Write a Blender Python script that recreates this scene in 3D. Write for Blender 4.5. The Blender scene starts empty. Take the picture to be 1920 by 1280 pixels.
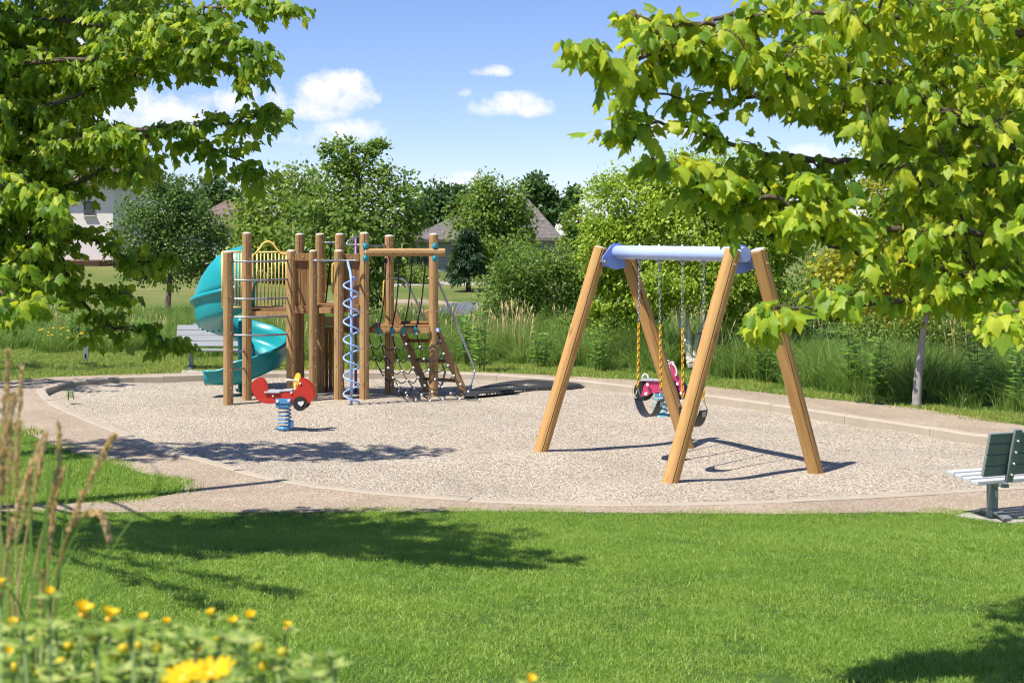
import bpy, bmesh, math, random
import numpy as np
from mathutils import Vector, Matrix, Quaternion
from mathutils.geometry import tessellate_polygon

random.seed(7)
RNG = np.random.default_rng(7)
R = math.radians
SC = bpy.context.scene
COL = SC.collection

# ------------------------------------------------------------------ camera, sky, sun, exposure
F = 2667.0            # focal length in photograph pixels (50 mm on a 36 mm sensor)
EYE = 2.7             # eye height above the gravel
HOR = 438.0           # row of the horizon
cam_d = bpy.data.cameras.new('camera')
cam = bpy.data.objects.new('camera', cam_d)
COL.objects.link(cam)
cam.location = (0, 0, EYE)
cam.rotation_euler = (R(90), 0, 0)
cam_d.sensor_width = 36
cam_d.lens = 36 * F / 1920
cam_d.shift_y = -(640 - HOR) / 1920
cam_d.clip_end = 5000
cam_d.clip_start = 0.05
cam_d.dof.use_dof = True
cam_d.dof.focus_distance = 19.0
cam_d.dof.aperture_fstop = 7.1
SC.camera = cam

SUN_FROM = Vector((-1.21, -0.90, 2.45)).normalized()     # towards the sun
sun_d = bpy.data.lights.new('sun', 'SUN')
sun_d.energy = 5.0
sun_d.angle = R(0.55)
sun_d.color = (1.0, 0.95, 0.87)
sun = bpy.data.objects.new('sun', sun_d)
COL.objects.link(sun)
sun.rotation_euler = (-SUN_FROM).to_track_quat('-Z', 'Y').to_euler()
sun.location = SUN_FROM * 50

SC.view_settings.view_transform = 'Standard'
SC.view_settings.look = 'None'
SC.view_settings.gamma = 1
SC.view_settings.exposure = 0.55
SC.view_settings.use_curve_mapping = False
SC.cycles.use_denoising = True
try:
    SC.cycles.denoiser = 'OPENIMAGEDENOISE'
    SC.cycles.denoising_input_passes = 'RGB_ALBEDO_NORMAL'
except Exception:
    pass
SC.cycles.max_bounces = 5
SC.cycles.diffuse_bounces = 3
SC.cycles.glossy_bounces = 2
SC.cycles.transmission_bounces = 3
SC.cycles.use_adaptive_sampling = True
SC.cycles.adaptive_threshold = 0.03
SC.cycles.filter_width = 1.15
SC.cycles.transparent_max_bounces = 6
SC.cycles.caustics_reflective = False
SC.cycles.caustics_refractive = False


class NT:
    """small wrapper to write node trees briefly"""
    def __init__(s, tree):
        s.t = tree

    def n(s, typ, **kw):
        nd = s.t.nodes.new(typ)
        for k, v in kw.items():
            if k.startswith('i_'):
                nd.inputs[k[2:].replace('_', ' ')].default_value = v
            else:
                setattr(nd, k, v)
        return nd

    def l(s, a, b):
        s.t.links.new(a, b)

    def val(s, sock, v):
        if hasattr(v, 'is_output') or hasattr(v, 'links'):
            s.l(v, sock)
        else:
            sock.default_value = v

    def math(s, op, a, b=0.0, c=0.0, clamp=False):
        nd = s.t.nodes.new('ShaderNodeMath')
        nd.operation = op
        nd.use_clamp = clamp
        s.val(nd.inputs[0], a)
        s.val(nd.inputs[1], b)
        s.val(nd.inputs[2], c)
        return nd.outputs[0]

    def mix(s, fac, a, b, typ='RGBA', blend='MIX'):
        nd = s.t.nodes.new('ShaderNodeMix')
        nd.data_type = typ
        if typ == 'RGBA':
            nd.blend_type = blend
            ia, ib, o = nd.inputs[6], nd.inputs[7], nd.outputs[2]
        else:
            ia, ib, o = nd.inputs[2], nd.inputs[3], nd.outputs[0]
        s.val(nd.inputs[0], fac)
        s.val(ia, a)
        s.val(ib, b)
        return o

    def ramp(s, fac, stops, interp='LINEAR'):
        nd = s.t.nodes.new('ShaderNodeValToRGB')
        nd.color_ramp.interpolation = interp
        e = nd.color_ramp.elements
        while len(e) < len(stops):
            e.new(0.5)
        for i, (p, c) in enumerate(stops):
            e[i].position = p
            e[i].color = (*c, 1) if len(c) == 3 else c
        s.val(nd.inputs[0], fac)
        return nd.outputs[0]

    def noise(s, vec, scale, detail=3, rough=0.55, dist=0.0, dim='3D'):
        nd = s.t.nodes.new('ShaderNodeTexNoise')
        nd.noise_dimensions = dim
        nd.inputs['Scale'].default_value = scale
        nd.inputs['Detail'].default_value = detail
        nd.inputs['Roughness'].default_value = rough
        nd.inputs['Distortion'].default_value = dist
        if vec is not None:
            s.l(vec, nd.inputs['Vector'])
        return nd


# ---- sky
world = bpy.data.worlds.new('World')
SC.world = world
world.use_nodes = True
world.cycles.sampling_method = 'MANUAL'
world.cycles.sample_map_resolution = 512
wt = NT(world.node_tree)
world.node_tree.nodes.clear()
w_out = wt.n('ShaderNodeOutputWorld')
w_bg = wt.n('ShaderNodeBackground')
w_bg.inputs['Strength'].default_value = 0.104
wt.l(w_bg.outputs[0], w_out.inputs[0])
sky = wt.n('ShaderNodeTexSky')
sky.sky_type = 'NISHITA'
sky.sun_disc = False
sky.sun_elevation = math.asin(SUN_FROM.z)
sky.sun_rotation = math.atan2(SUN_FROM.x, SUN_FROM.y)
sky.altitude = 1500
sky.air_density = 1.0
sky.dust_density = 0.0
sky.ozone_density = 6.0
tc = wt.n('ShaderNodeTexCoord')
sep = wt.n('ShaderNodeSeparateXYZ')
wt.l(tc.outputs['Generated'], sep.inputs[0])
# fair-weather cumulus: direction on the sphere, azimuth a and elevation e
yy = wt.math('MAXIMUM', sep.outputs[1], 0.02)
u = wt.math('DIVIDE', sep.outputs[0], yy)
v = wt.math('DIVIDE', sep.outputs[2], yy)
nz = wt.noise(tc.outputs['Generated'], 34.0, 7, 0.6, .3)
nz2 = wt.noise(tc.outputs['Generated'], 120.0, 6, 0.62)
dn = wt.math('ADD', wt.math('MULTIPLY', wt.math('SUBTRACT', nz.outputs[0], 0.5), 2.8),
             wt.math('MULTIPLY', wt.math('SUBTRACT', nz2.outputs[0], 0.5), 1.1))
CLOUDS = [  # px, py of the middle, half sizes, weight
    (632, 180, 84, 52, 1.25), (590, 208, 80, 36, 1.0), (480, 196, 95, 40, .95), (560, 262, 130, 24, .62), (655, 246, 85, 28, .7),
    (440, 265, 130, 22, .5), (955, 203, 88, 31, 1.1), (985, 192, 50, 24, .9), (920, 136, 44, 16, .9), (876, 176, 20, 12, .75),
    (1225, 248, 110, 32, 1.05), (1330, 262, 90, 26, .8), (862, 344, 72, 24, .62), (770, 296, 40, 10, .42),
    (300, 215, 150, 50, .9), (120, 120, 150, 60, .8), (1560, 300, 150, 34, .7), (1720, 80, 130, 40, .7),
    (-420, 130, 260, 70, 1.0), (2400, 160, 260, 70, 1.0), (-900, 250, 250, 50, .9), (2900, 260, 250, 50, .9),
    (300, -420, 260, 90, 1.0), (1500, -520, 300, 90, 1.0), (900, -900, 300, 120, 1.0)]
dens = None
shade = None
for (px, py, rx, ry, wgt) in CLOUDS:
    du = wt.math('DIVIDE', wt.math('SUBTRACT', u, (px - 960) / F), rx / F)
    dv = wt.math('DIVIDE', wt.math('SUBTRACT', v, (HOR - py) / F), ry / F)
    dlow = wt.math('MULTIPLY', wt.math('MINIMUM', dv, 0.0), 0.55)        # flatter, fuller bases
    dv2 = wt.math('ADD', dv, dlow)
    r2 = wt.math('ADD', wt.math('MULTIPLY', du, du), wt.math('MULTIPLY', dv2, dv2))
    f = wt.math('MULTIPLY', wt.math('MAXIMUM', wt.math('SUBTRACT', 1.3, r2), 0.0), wgt * 0.77)
    dens = f if dens is None else wt.math('MAXIMUM', dens, f)
    sh = wt.math('MULTIPLY', f, wt.math('SUBTRACT', 0.15, dv))
    shade = sh if shade is None else wt.math('MAXIMUM', shade, sh)
front = wt.math('GREATER_THAN', sep.outputs[1], 0.03)
dens = wt.math('MULTIPLY', dens, front)
# the rest of the sky dome: the same kind of scattered cumulus
nb = wt.noise(tc.outputs['Generated'], 3.2, 7, 0.6)
back = wt.math('MULTIPLY', wt.math('SUBTRACT', nb.outputs[0], 0.56), 6.0, clamp=True)
back = wt.math('MULTIPLY', back, wt.math('LESS_THAN', sep.outputs[1], 0.03))
dd = wt.math('SUBTRACT', wt.math('ADD', dens, wt.math('MULTIPLY', dn, wt.math('MINIMUM', wt.math('MULTIPLY', dens, 3.0), 1.0))), 0.22)
mask = wt.math('MULTIPLY', dd, 1.05, clamp=True)
mask = wt.math('SMOOTH_MIN', mask, 0.96, 0.1)
mask = wt.math('MAXIMUM', mask, wt.math('MULTIPLY', back, 0.8))
shade = wt.math('ADD', wt.math('MULTIPLY', shade, 0.9), wt.math('MULTIPLY', wt.math('SUBTRACT', nz.outputs[0], 0.5), 0.8), clamp=True)
ccol = wt.mix(shade, (7.6, 7.45, 7.35, 1), (5.5, 5.6, 6.1, 1))
skyc = wt.mix(1.0, sky.outputs[0], (1.05, .95, 1.06, 1), blend='MULTIPLY')
lp = wt.mix(mask, skyc, ccol)
wt.l(lp, w_bg.inputs['Color'])

# ------------------------------------------------------------------ coordinates
def at(px, py, d):
    """point seen at photograph pixel (px,py) at distance d"""
    return Vector(((px - 960) / F * d, d, EYE - (py - HOR) / F * d))


def gp(px, py, z=0.0):
    """point of the level z seen at pixel (px,py)"""
    d = (EYE - z) * F / (py - HOR)
    return Vector(((px - 960) / F * d, d, z))


def smooth_closed(pts, per=6, closed=True):
    out = []
    n = len(pts)
    for i in range(n if closed else n - 1):
        if closed:
            p0, p1, p2, p3 = pts[i - 1], pts[i], pts[(i + 1) % n], pts[(i + 2) % n]
        else:
            p0, p1, p2, p3 = pts[max(i - 1, 0)], pts[i], pts[i + 1], pts[min(i + 2, n - 1)]
        for k in range(per):
            t = k / per
            out.append(0.5 * ((2 * p1) + (p2 - p0) * t + (2 * p0 - 5 * p1 + 4 * p2 - p3) * t * t + (3 * p1 - p0 - 3 * p2 + p3) * t ** 3))
    if not closed:
        out.append(pts[-1])
    return out


def offset_poly(pts, dist):
    """2-D offset along outward normals (pts counter-clockwise or clockwise, sign taken from area)"""
    n = len(pts)
    area = sum(pts[i].x * pts[(i + 1) % n].y - pts[(i + 1) % n].x * pts[i].y for i in range(n))
    s = 1 if area > 0 else -1
    out = []
    for i in range(n):
        t = pts[(i + 1) % n] - pts[i - 1]
        nn = Vector((t.y, -t.x, 0)).normalized() * s
        out.append(pts[i] + nn * dist)
    return out


def inside(poly, xs, ys):
    """vectorised point in polygon"""
    xs = np.asarray(xs); ys = np.asarray(ys)
    c = np.zeros(xs.shape, bool)
    n = len(poly)
    for i in range(n):
        a, b = poly[i], poly[i - 1]
        cond = ((a[1] > ys) != (b[1] > ys)) & (xs < (b[0] - a[0]) * (ys - a[1]) / ((b[1] - a[1]) or 1e-12) + a[0])
        c ^= cond
    return c


# ------------------------------------------------------------------ materials
MATS = {}


def mat(name, build):
    m = bpy.data.materials.new(name)
    m.use_nodes = True
    m.node_tree.nodes.clear()
    t = NT(m.node_tree)
    o = t.n('ShaderNodeOutputMaterial')
    sh = build(t, o)
    if sh is not None:
        t.l(sh, o.inputs[0])
    MATS[name] = m
    return m


def principled(t, color, rough=0.6, bump=None, bstr=0.3, bdist=0.01, metallic=0.0, spec=0.4, normal=None):
    p = t.n('ShaderNodeBsdfPrincipled')
    t.val(p.inputs['Base Color'], color)
    t.val(p.inputs['Roughness'], rough)
    p.inputs['Metallic'].default_value = metallic
    p.inputs['Specular IOR Level'].default_value = spec
    if bump is not None:
        b = t.n('ShaderNodeBump')
        b.inputs['Strength'].default_value = bstr
        b.inputs['Distance'].default_value = bdist
        t.l(bump, b.inputs['Height'])
        t.l(b.outputs[0], p.inputs['Normal'])
    return p.outputs[0]


def obj_coord(t, scale=(1, 1, 1), rnd=True):
    c = t.n('ShaderNodeTexCoord')
    mp = t.n('ShaderNodeMapping')
    mp.inputs['Scale'].default_value = scale
    t.l(c.outputs['Object'], mp.inputs[0])
    if rnd:
        oi = t.n('ShaderNodeObjectInfo')
        mm = t.math('MULTIPLY', oi.outputs['Random'], 37.0)
        cb = t.n('ShaderNodeCombineXYZ')
        t.l(mm, cb.inputs[0]); t.l(mm, cb.inputs[1]); t.l(mm, cb.inputs[2])
        t.l(cb.outputs[0], mp.inputs['Location'])
    return mp.outputs[0]


def m_wood(c0, c1, c2):
    def b(t, o):
        v1 = obj_coord(t, (1, 1, 0.07))
        n1 = t.noise(v1, 26, 5, 0.6, 0.6)
        v2 = obj_coord(t, (1, 1, 0.3))
        n2 = t.noise(v2, 5, 3, 0.5)
        v3 = obj_coord(t, (1, 1, 0.45))
        vo = t.n('ShaderNodeTexVoronoi'); vo.inputs['Scale'].default_value = 5.0
        t.l(v3, vo.inputs['Vector'])
        knot = t.ramp(vo.outputs['Distance'], [(0.0, (1, 1, 1)), (0.07, (1, 1, 1)), (0.16, (0, 0, 0))])
        col = t.ramp(n1.outputs[0], [(0.28, c2), (0.5, c1), (0.72, c0)])
        col = t.mix(t.math('MULTIPLY', n2.outputs[0], 0.55), col, (*c2, 1))
        col = t.mix(t.math('MULTIPLY', knot, 0.55), col, (c2[0] * .55, c2[1] * .5, c2[2] * .5, 1))
        oi = t.n('ShaderNodeObjectInfo')
        col = t.mix(1.0, col, t.ramp(oi.outputs['Random'], [(0, (.84, .82, .8)), (1, (1.1, 1.08, 1.05))]), blend='MULTIPLY')
        return principled(t, col, 0.72, n1.outputs[0], 0.35, 0.006, spec=0.25)
    return b


mat('swing_wood', m_wood((.62, .39, .165), (.54, .32, .12), (.38, .205, .07)))
mat('post_wood', m_wood((.54, .36, .18), (.44, .275, .125), (.28, .165, .07)))
mat('board_wood', m_wood((.40, .235, .105), (.32, .175, .075), (.19, .10, .04)))


def m_plain(c, rough=0.45, metallic=0.0, spec=0.5, var=0.12, scale=9.0, bstr=0.05):
    def b(t, o):
        n1 = t.noise(obj_coord(t), scale, 4, 0.6)
        col = t.mix(n1.outputs[0], (c[0] * (1 - var), c[1] * (1 - var), c[2] * (1 - var), 1), (min(1, c[0] * (1 + var)), min(1, c[1] * (1 + var)), min(1, c[2] * (1 + var)), 1))
        n2 = t.noise(obj_coord(t), scale * 6, 3, 0.6)
        rr = t.math('ADD', rough - 0.08, t.math('MULTIPLY', n2.outputs[0], 0.16))
        return principled(t, col, rr, n2.outputs[0], bstr, 0.003, metallic, spec)
    return b


mat('teal_plastic', m_plain((.012, .30, .33), .32, spec=.5, var=.15, scale=3))
mat('teal_clamp', m_plain((.01, .26, .32), .35))
mat('yellow_paint', m_plain((.78, .50, .10), .42))
mat('yellow_pale', m_plain((.80, .60, .20), .45))
mat('grey_pipe', m_plain((.32, .32, .34), .4, metallic=.55))
mat('galvanised', m_plain((.42, .42, .43), .42, metallic=.75, var=.2, scale=30))
mat('blue_pole', m_plain((.30, .44, .78), .38))
mat('beam_blue', m_plain((.44, .54, .88), .35))
mat('bracket_blue', m_plain((.22, .32, .75), .4))
mat('purple_paint', m_plain((.22, .06, .30), .4))
mat('rope_black', m_plain((.022, .022, .026), .8, var=.3, scale=60))
mat('white_plastic', m_plain((.74, .73, .70), .45))
mat('post_cap', m_plain((.62, .55, .47), .7))
mat('brass_bolt', m_plain((.62, .46, .22), .35, metallic=.6))
mat('red_panel', m_plain((.50, .035, .022), .42, var=.1))
mat('red_edge', m_plain((.60, .07, .04), .5))
mat('pink_panel', m_plain((.56, .055, .15), .42))
mat('yellow_panel', m_plain((.80, .46, .03), .42))
mat('seat_grey', m_plain((.36, .36, .38), .6))
mat('black_rubber', m_plain((.018, .018, .02), .6, var=.3))
mat('swing_rubber', m_plain((.045, .047, .055), .5, var=.25))
mat('spring_blue', m_plain((.08, .27, .50), .38))
mat('spring_cyan', m_plain((.22, .52, .62), .38))
mat('bench_grey', m_plain((.36, .37, .39), .55, var=.12, scale=14))
mat('bench_green', m_plain((.21, .235, .22), .55, var=.15, scale=14))
mat('bench_pale', m_plain((.55, .56, .58), .55, var=.1, scale=14))
mat('leg_metal', m_plain((.25, .28, .29), .45, metallic=.3))
mat('beige_panel', m_plain((.50, .42, .27), .6))
mat('chain_yellow', m_plain((.72, .42, .02), .42))


def m_mat_rubber(t, o):
    v = obj_coord(t, rnd=False)
    vo = t.n('ShaderNodeTexVoronoi'); vo.inputs['Scale'].default_value = 38
    t.l(v, vo.inputs['Vector'])
    n = t.noise(v, 60, 3)
    col = t.mix(n.outputs[0], (.012, .012, .013, 1), (.05, .05, .05, 1))
    return principled(t, col, .85, vo.outputs['Distance'], .7, .01, spec=.3)


mat('mat_rubber', m_mat_rubber)


def m_concrete(c, rough=.85):
    def b(t, o):
        v = obj_coord(t, rnd=True)
        n1 = t.noise(v, 3.0, 5, .65)
        n2 = t.noise(v, 60, 4, .7)
        col = t.mix(n1.outputs[0], tuple(x * .72 for x in c) + (1,), tuple(min(1, x * 1.22) for x in c) + (1,))
        col = t.mix(t.math('MULTIPLY', n2.outputs[0], .35), col, tuple(x * .6 for x in c) + (1,))
        return principled(t, col, rough, n2.outputs[0], .35, .006, spec=.25)
    return b


mat('concrete', m_concrete((.44, .375, .29)))
mat('pad_concrete', m_concrete((.46, .42, .38)))


def m_gravel(t, o):
    v = obj_coord(t, rnd=False)
    warp = t.noise(v, 30, 2)
    vm = t.n('ShaderNodeVectorMath'); vm.operation = 'MULTIPLY_ADD'
    t.l(warp.outputs['Color'], vm.inputs[0]); vm.inputs[1].default_value = (.02, .02, .02); t.l(v, vm.inputs[2])
    vo = t.n('ShaderNodeTexVoronoi'); vo.inputs['Scale'].default_value = 40; vo.feature = 'F1'
    t.l(vm.outputs[0], vo.inputs['Vector'])
    vo2 = t.n('ShaderNodeTexVoronoi'); vo2.inputs['Scale'].default_value = 75
    t.l(vm.outputs[0], vo2.inputs['Vector'])
    sp = t.n('ShaderNodeSeparateColor'); t.l(vo.outputs['Color'], sp.inputs[0])
    sp2 = t.n('ShaderNodeSeparateColor'); t.l(vo2.outputs['Color'], sp2.inputs[0])
    col = t.ramp(sp.outputs[0], [(0, (.22, .165, .115)), (.14, (.39, .325, .24)), (.4, (.545, .465, .355)), (.65, (.645, .565, .445)), (.9, (.77, .70, .59)), (1, (.34, .32, .295))])
    col2 = t.ramp(sp2.outputs[1], [(0, (.26, .195, .135)), (.4, (.49, .405, .30)), (1, (.73, .65, .53))])
    col = t.mix(.28, col, col2)
    big = t.noise(v, .55, 4, .6)
    col = t.mix(1.0, col, t.ramp(big.outputs[0], [(.3, (.86, .85, .84)), (.7, (1.06, 1.05, 1.04))]), blend='MULTIPLY')
    gap = t.ramp(vo.outputs['Distance'], [(.42, (0, 0, 0)), (.75, (1, 1, 1))])
    col = t.mix(t.math('MULTIPLY', gap, .5), col, (.16, .12, .09, 1))
    h = t.math('ADD', t.math('MULTIPLY', vo.outputs['Distance'], -1.0), t.math('MULTIPLY', vo2.outputs['Distance'], -.5))
    h = t.math('ADD', h, t.math('MULTIPLY', t.noise(v, 2.2, 3).outputs[0], .6))
    return principled(t, col, .9, h, .9, .022, spec=.2)


mat('gravel', m_gravel)


def m_path(t, o):
    v = obj_coord(t, rnd=False)
    n1 = t.noise(v, 130, 3, .7)
    n2 = t.noise(v, 1.1, 5, .6)
    vo = t.n('ShaderNodeTexVoronoi'); vo.inputs['Scale'].default_value = 85
    t.l(v, vo.inputs['Vector'])
    sp = t.n('ShaderNodeSeparateColor'); t.l(vo.outputs['Color'], sp.inputs[0])
    col = t.ramp(sp.outputs[0], [(0, (.20, .15, .105)), (.4, (.37, .295, .215)), (.8, (.46, .38, .29)), (1, (.55, .48, .39))])
    col = t.mix(1.0, col, t.ramp(n2.outputs[0], [(.28, (.80, .78, .76)), (.72, (1.1, 1.08, 1.06))]), blend='MULTIPLY')
    h = t.math('ADD', n1.outputs[0], t.math('MULTIPLY', vo.outputs['Distance'], -1))
    return principled(t, col, .92, h, .6, .01, spec=.2)


mat('path_gravel', m_path)


def m_ground(t, o):
    v = obj_coord(t, rnd=False)
    n1 = t.noise(v, .35, 5, .6)
    n2 = t.noise(v, 9, 5, .7)
    n3 = t.noise(v, 70, 3, .7)
    n4 = t.noise(v, .09, 4, .6)
    col = t.ramp(n2.outputs[0], [(.25, (.045, .09, .014)), (.55, (.085, .155, .024)), (.8, (.14, .20, .04))])
    # drier, straw-tinted turf on the far lawns
    sep = t.n('ShaderNodeSeparateXYZ'); t.l(v, sep.inputs[0])
    far = t.math('MULTIPLY', t.math('SUBTRACT', sep.outputs[1], 40.0), 1 / 12.0, clamp=True)
    dry = t.ramp(n1.outputs[0], [(.3, (.12, .17, .035)), (.55, (.22, .22, .075)), (.75, (.30, .26, .11))])
    col = t.mix(t.math('MULTIPLY', far, t.ramp(n4.outputs[0], [(.35, (.35, .35, .35)), (.6, (1, 1, 1))])), col, dry)
    h = t.math('ADD', n3.outputs[0], t.math('MULTIPLY', n2.outputs[0], .7))
    return principled(t, col, .9, h, .8, .03, spec=.15)


mat('turf', m_ground)


def m_leaf(dark, mid, lite, trans, tmix=.38, rough=.42, under=(.19, .28, .08), patch=False, fine=False):
    def b(t, o):
        a = t.n('ShaderNodeAttribute'); a.attribute_name = 'var'
        oi = t.n('ShaderNodeObjectInfo')
        vv = t.math('FRACT', t.math('ADD', a.outputs['Fac'], oi.outputs['Random']))
        col = t.ramp(vv, [(0, dark), (.5, mid), (.85, lite), (1, mid)])
        g = t.n('ShaderNodeNewGeometry')
        if fine:                # blotches within a leaf
            fn = t.noise(g.outputs['Position'], 32.0, 3, .6)
            col = t.mix(1.0, col, t.ramp(fn.outputs[0], [(.3, (.74, .78, .7)), (.55, (1, 1, 1)), (.75, (1.2, 1.12, 1.0))]), blend='MULTIPLY')
        if patch:               # paler, yellower and darker, lusher patches of turf
            pn = t.noise(g.outputs['Position'], .8, 4, .6)
            pn2 = t.noise(g.outputs['Position'], 5.0, 3, .6)
            pm = t.math('ADD', t.math('MULTIPLY', pn.outputs[0], .65), t.math('MULTIPLY', pn2.outputs[0], .35))
            col = t.mix(1.0, col, t.ramp(pm, [(.36, (.72, .80, .62)), (.5, (1.0, 1.0, 1.0)), (.66, (1.30, 1.16, 1.15))]), blend='MULTIPLY')
        colu = t.mix(.55, col, (*under, 1))
        col2 = t.mix(g.outputs['Backfacing'], col, colu)
        p = principled(t, col2, rough, spec=.28)
        tr = t.n('ShaderNodeBsdfTranslucent')
        tcol = t.mix(vv, (trans[0] * .7, trans[1] * .8, trans[2] * .7, 1), (min(1, trans[0] * 1.2), trans[1] * 1.05, trans[2], 1))
        t.l(tcol, tr.inputs[0])
        ms = t.n('ShaderNodeMixShader')
        ms.inputs[0].default_value = tmix
        t.l(p, ms.inputs[1]); t.l(tr.outputs[0], ms.inputs[2])
        return ms.outputs[0]
    return b


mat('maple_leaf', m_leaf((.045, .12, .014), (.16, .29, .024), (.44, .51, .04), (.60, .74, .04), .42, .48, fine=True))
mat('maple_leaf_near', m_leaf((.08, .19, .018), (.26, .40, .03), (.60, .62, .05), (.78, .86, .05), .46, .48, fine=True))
mat('young_maple_leaf', m_leaf((.085, .17, .03), (.16, .27, .045), (.32, .38, .10), (.40, .52, .06), .35))
mat('birch_leaf', m_leaf((.12, .22, .02), (.26, .40, .032), (.50, .58, .085), (.56, .70, .05), .38, .5, under=(.36, .46, .12)))
mat('gold_leaf', m_leaf((.11, .17, .015), (.28, .32, .02), (.46, .43, .03), (.60, .55, .03), .38))
mat('green_leaf', m_leaf((.075, .155, .025), (.15, .25, .036), (.26, .34, .06), (.36, .48, .05), .32))
mat('dark_leaf', m_leaf((0.0312, 0.078, 0.0234), (0.0585, 0.1235, 0.0312), (0.0975, 0.169, 0.039), (0.156, 0.26, 0.039), .22))
mat('pear_leaf', m_leaf((.045, .11, .02), (.085, .17, .028), (.19, .27, .07), (.2, .32, .05), .25, .5, under=(.14, .22, .06)))
mat('spruce_needle', m_leaf((0.0182, 0.0468, 0.0208), (0.0338, 0.0754, 0.0312), (0.0585, 0.1105, 0.0455), (0.065, 0.117, 0.039), .12))
mat('shrub_leaf', m_leaf((0.0675, 0.135, 0.0216), (0.135, 0.2295, 0.0351), (0.2565, 0.3375, 0.054), (0.378, 0.486, 0.054), .3))
mat('weed_leaf', m_leaf((0.075, 0.195, 0.03), (0.15, 0.315, 0.045), (0.255, 0.435, 0.06), (0.45, 0.66, 0.075), .33))
mat('daisy_leaf', m_leaf((.09, .18, .025), (.28, .40, .075), (.55, .60, .20), (.55, .66, .10), .36, under=(.4, .48, .2)))
mat('lawn_blade', m_leaf((.11, .235, .024), (.24, .40, .055), (.47, .57, .15), (.42, .64, .07), .36, .38, under=(.27, .39, .08), patch=True))
mat('verge_blade', m_leaf((0.156, 0.24, 0.036), (0.288, 0.372, 0.066), (0.48, 0.504, 0.156), (0.48, 0.576, 0.084), .34, .45, under=(.24, .3, .08)))
mat('tall_blade', m_leaf((.06, .14, .02), (.135, .25, .036), (.29, .37, .085), (.30, .45, .06), .35, .42))
mat('straw', m_leaf((.58, .40, .17), (.74, .54, .26), (.85, .68, .40), (.8, .58, .28), .38, .7, under=(.7, .55, .3)))
mat('petal', m_leaf((.88, .52, .008), (.92, .60, .01), (.95, .68, .02), (.95, .62, .01), .35, .5, under=(.9, .6, .02)))
mat('bud', m_leaf((.50, .48, .04), (.66, .55, .04), (.80, .58, .03), (.6, .5, .03), .25))


def m_bark(c0, c1, streak=False):
    def b(t, o):
        v = obj_coord(t, (1, 1, .25))
        n = t.noise(v, 22, 5, .7)
        v2 = obj_coord(t, (.35, .35, 3.0))
        n2 = t.noise(v2, 9, 3, .6)
        col = t.ramp(n.outputs[0], [(.3, c1), (.65, c0)])
        if streak:
            col = t.mix(t.ramp(n2.outputs[0], [(.60, (0, 0, 0)), (.68, (1, 1, 1))]), col, (.10, .065, .05, 1))
        return principled(t, col, .85, n.outputs[0], .6, .012, spec=.2)
    return b


mat('bark', m_bark((.15, .11, .085), (.06, .045, .036)))
mat('grey_bark', m_bark((.40, .375, .345), (.24, .22, .20)))
mat('birch_bark', m_bark((.80, .72, .66), (.62, .52, .45), True))
mat('green_stem', m_plain((.14, .22, .06), .6))
mat('red_stem', m_plain((.22, .07, .04), .6))


def m_stucco(t, o):
    v = obj_coord(t, rnd=False)
    n1 = t.noise(v, .8, 4); n2 = t.noise(v, 25, 3)
    col = t.mix(n1.outputs[0], (.70, .65, .58, 1), (.80, .75, .68, 1))
    return principled(t, col, .9, n2.outputs[0], .3, .02)


mat('stucco', m_stucco)


def m_shake(c0, c1):
    def b(t, o):
        v = obj_coord(t, rnd=False)
        br = t.n('ShaderNodeTexBrick')
        br.inputs['Scale'].default_value = 2.2
        br.inputs['Color1'].default_value = (*c0, 1); br.inputs['Color2'].default_value = (*c1, 1)
        br.inputs['Mortar'].default_value = tuple(x * .45 for x in c1) + (1,)
        br.inputs['Mortar Size'].default_value = .03
        t.l(v, br.inputs['Vector'])
        n = t.noise(v, 2.5, 5, .7)
        col = t.mix(1.0, br.outputs[0], t.ramp(n.outputs[0], [(.3, (.7, .7, .7)), (.7, (1.25, 1.22, 1.2))]), blend='MULTIPLY')
        return principled(t, col, .9, n.outputs[0], .5, .05)
    return b


mat('roof_shake', m_shake((.22, .195, .185), (.15, .13, .125)))
mat('roof_brown', m_shake((.26, .19, .16), (.18, .13, .11)))


def m_siding(t, o):
    v = obj_coord(t, rnd=False)
    mp = t.n('ShaderNodeMapping'); mp.inputs['Rotation'].default_value = (R(90), 0, 0); t.l(v, mp.inputs[0])
    br = t.n('ShaderNodeTexBrick')
    br.inputs['Scale'].default_value = 2.4
    br.inputs['Color1'].default_value = (.34, .35, .37, 1); br.inputs['Color2'].default_value = (.28, .29, .31, 1)
    br.inputs['Mortar'].default_value = (.15, .155, .17, 1); br.inputs['Mortar Size'].default_value = .035
    t.l(mp.outputs[0], br.inputs['Vector'])
    return principled(t, br.outputs[0], .8)


mat('siding', m_siding)
mat('trim_dark', m_plain((.07, .065, .06), .6))
mat('trim_white', m_plain((.62, .61, .58), .6))
mat('mulch', m_concrete((.16, .085, .06)))


def m_glass(t, o):
    return principled(t, (.02, .025, .03, 1), .06, spec=.8)


mat('window_glass', m_glass)

# ------------------------------------------------------------------ mesh building
OFF = {}      # world position of each object's origin


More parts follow.
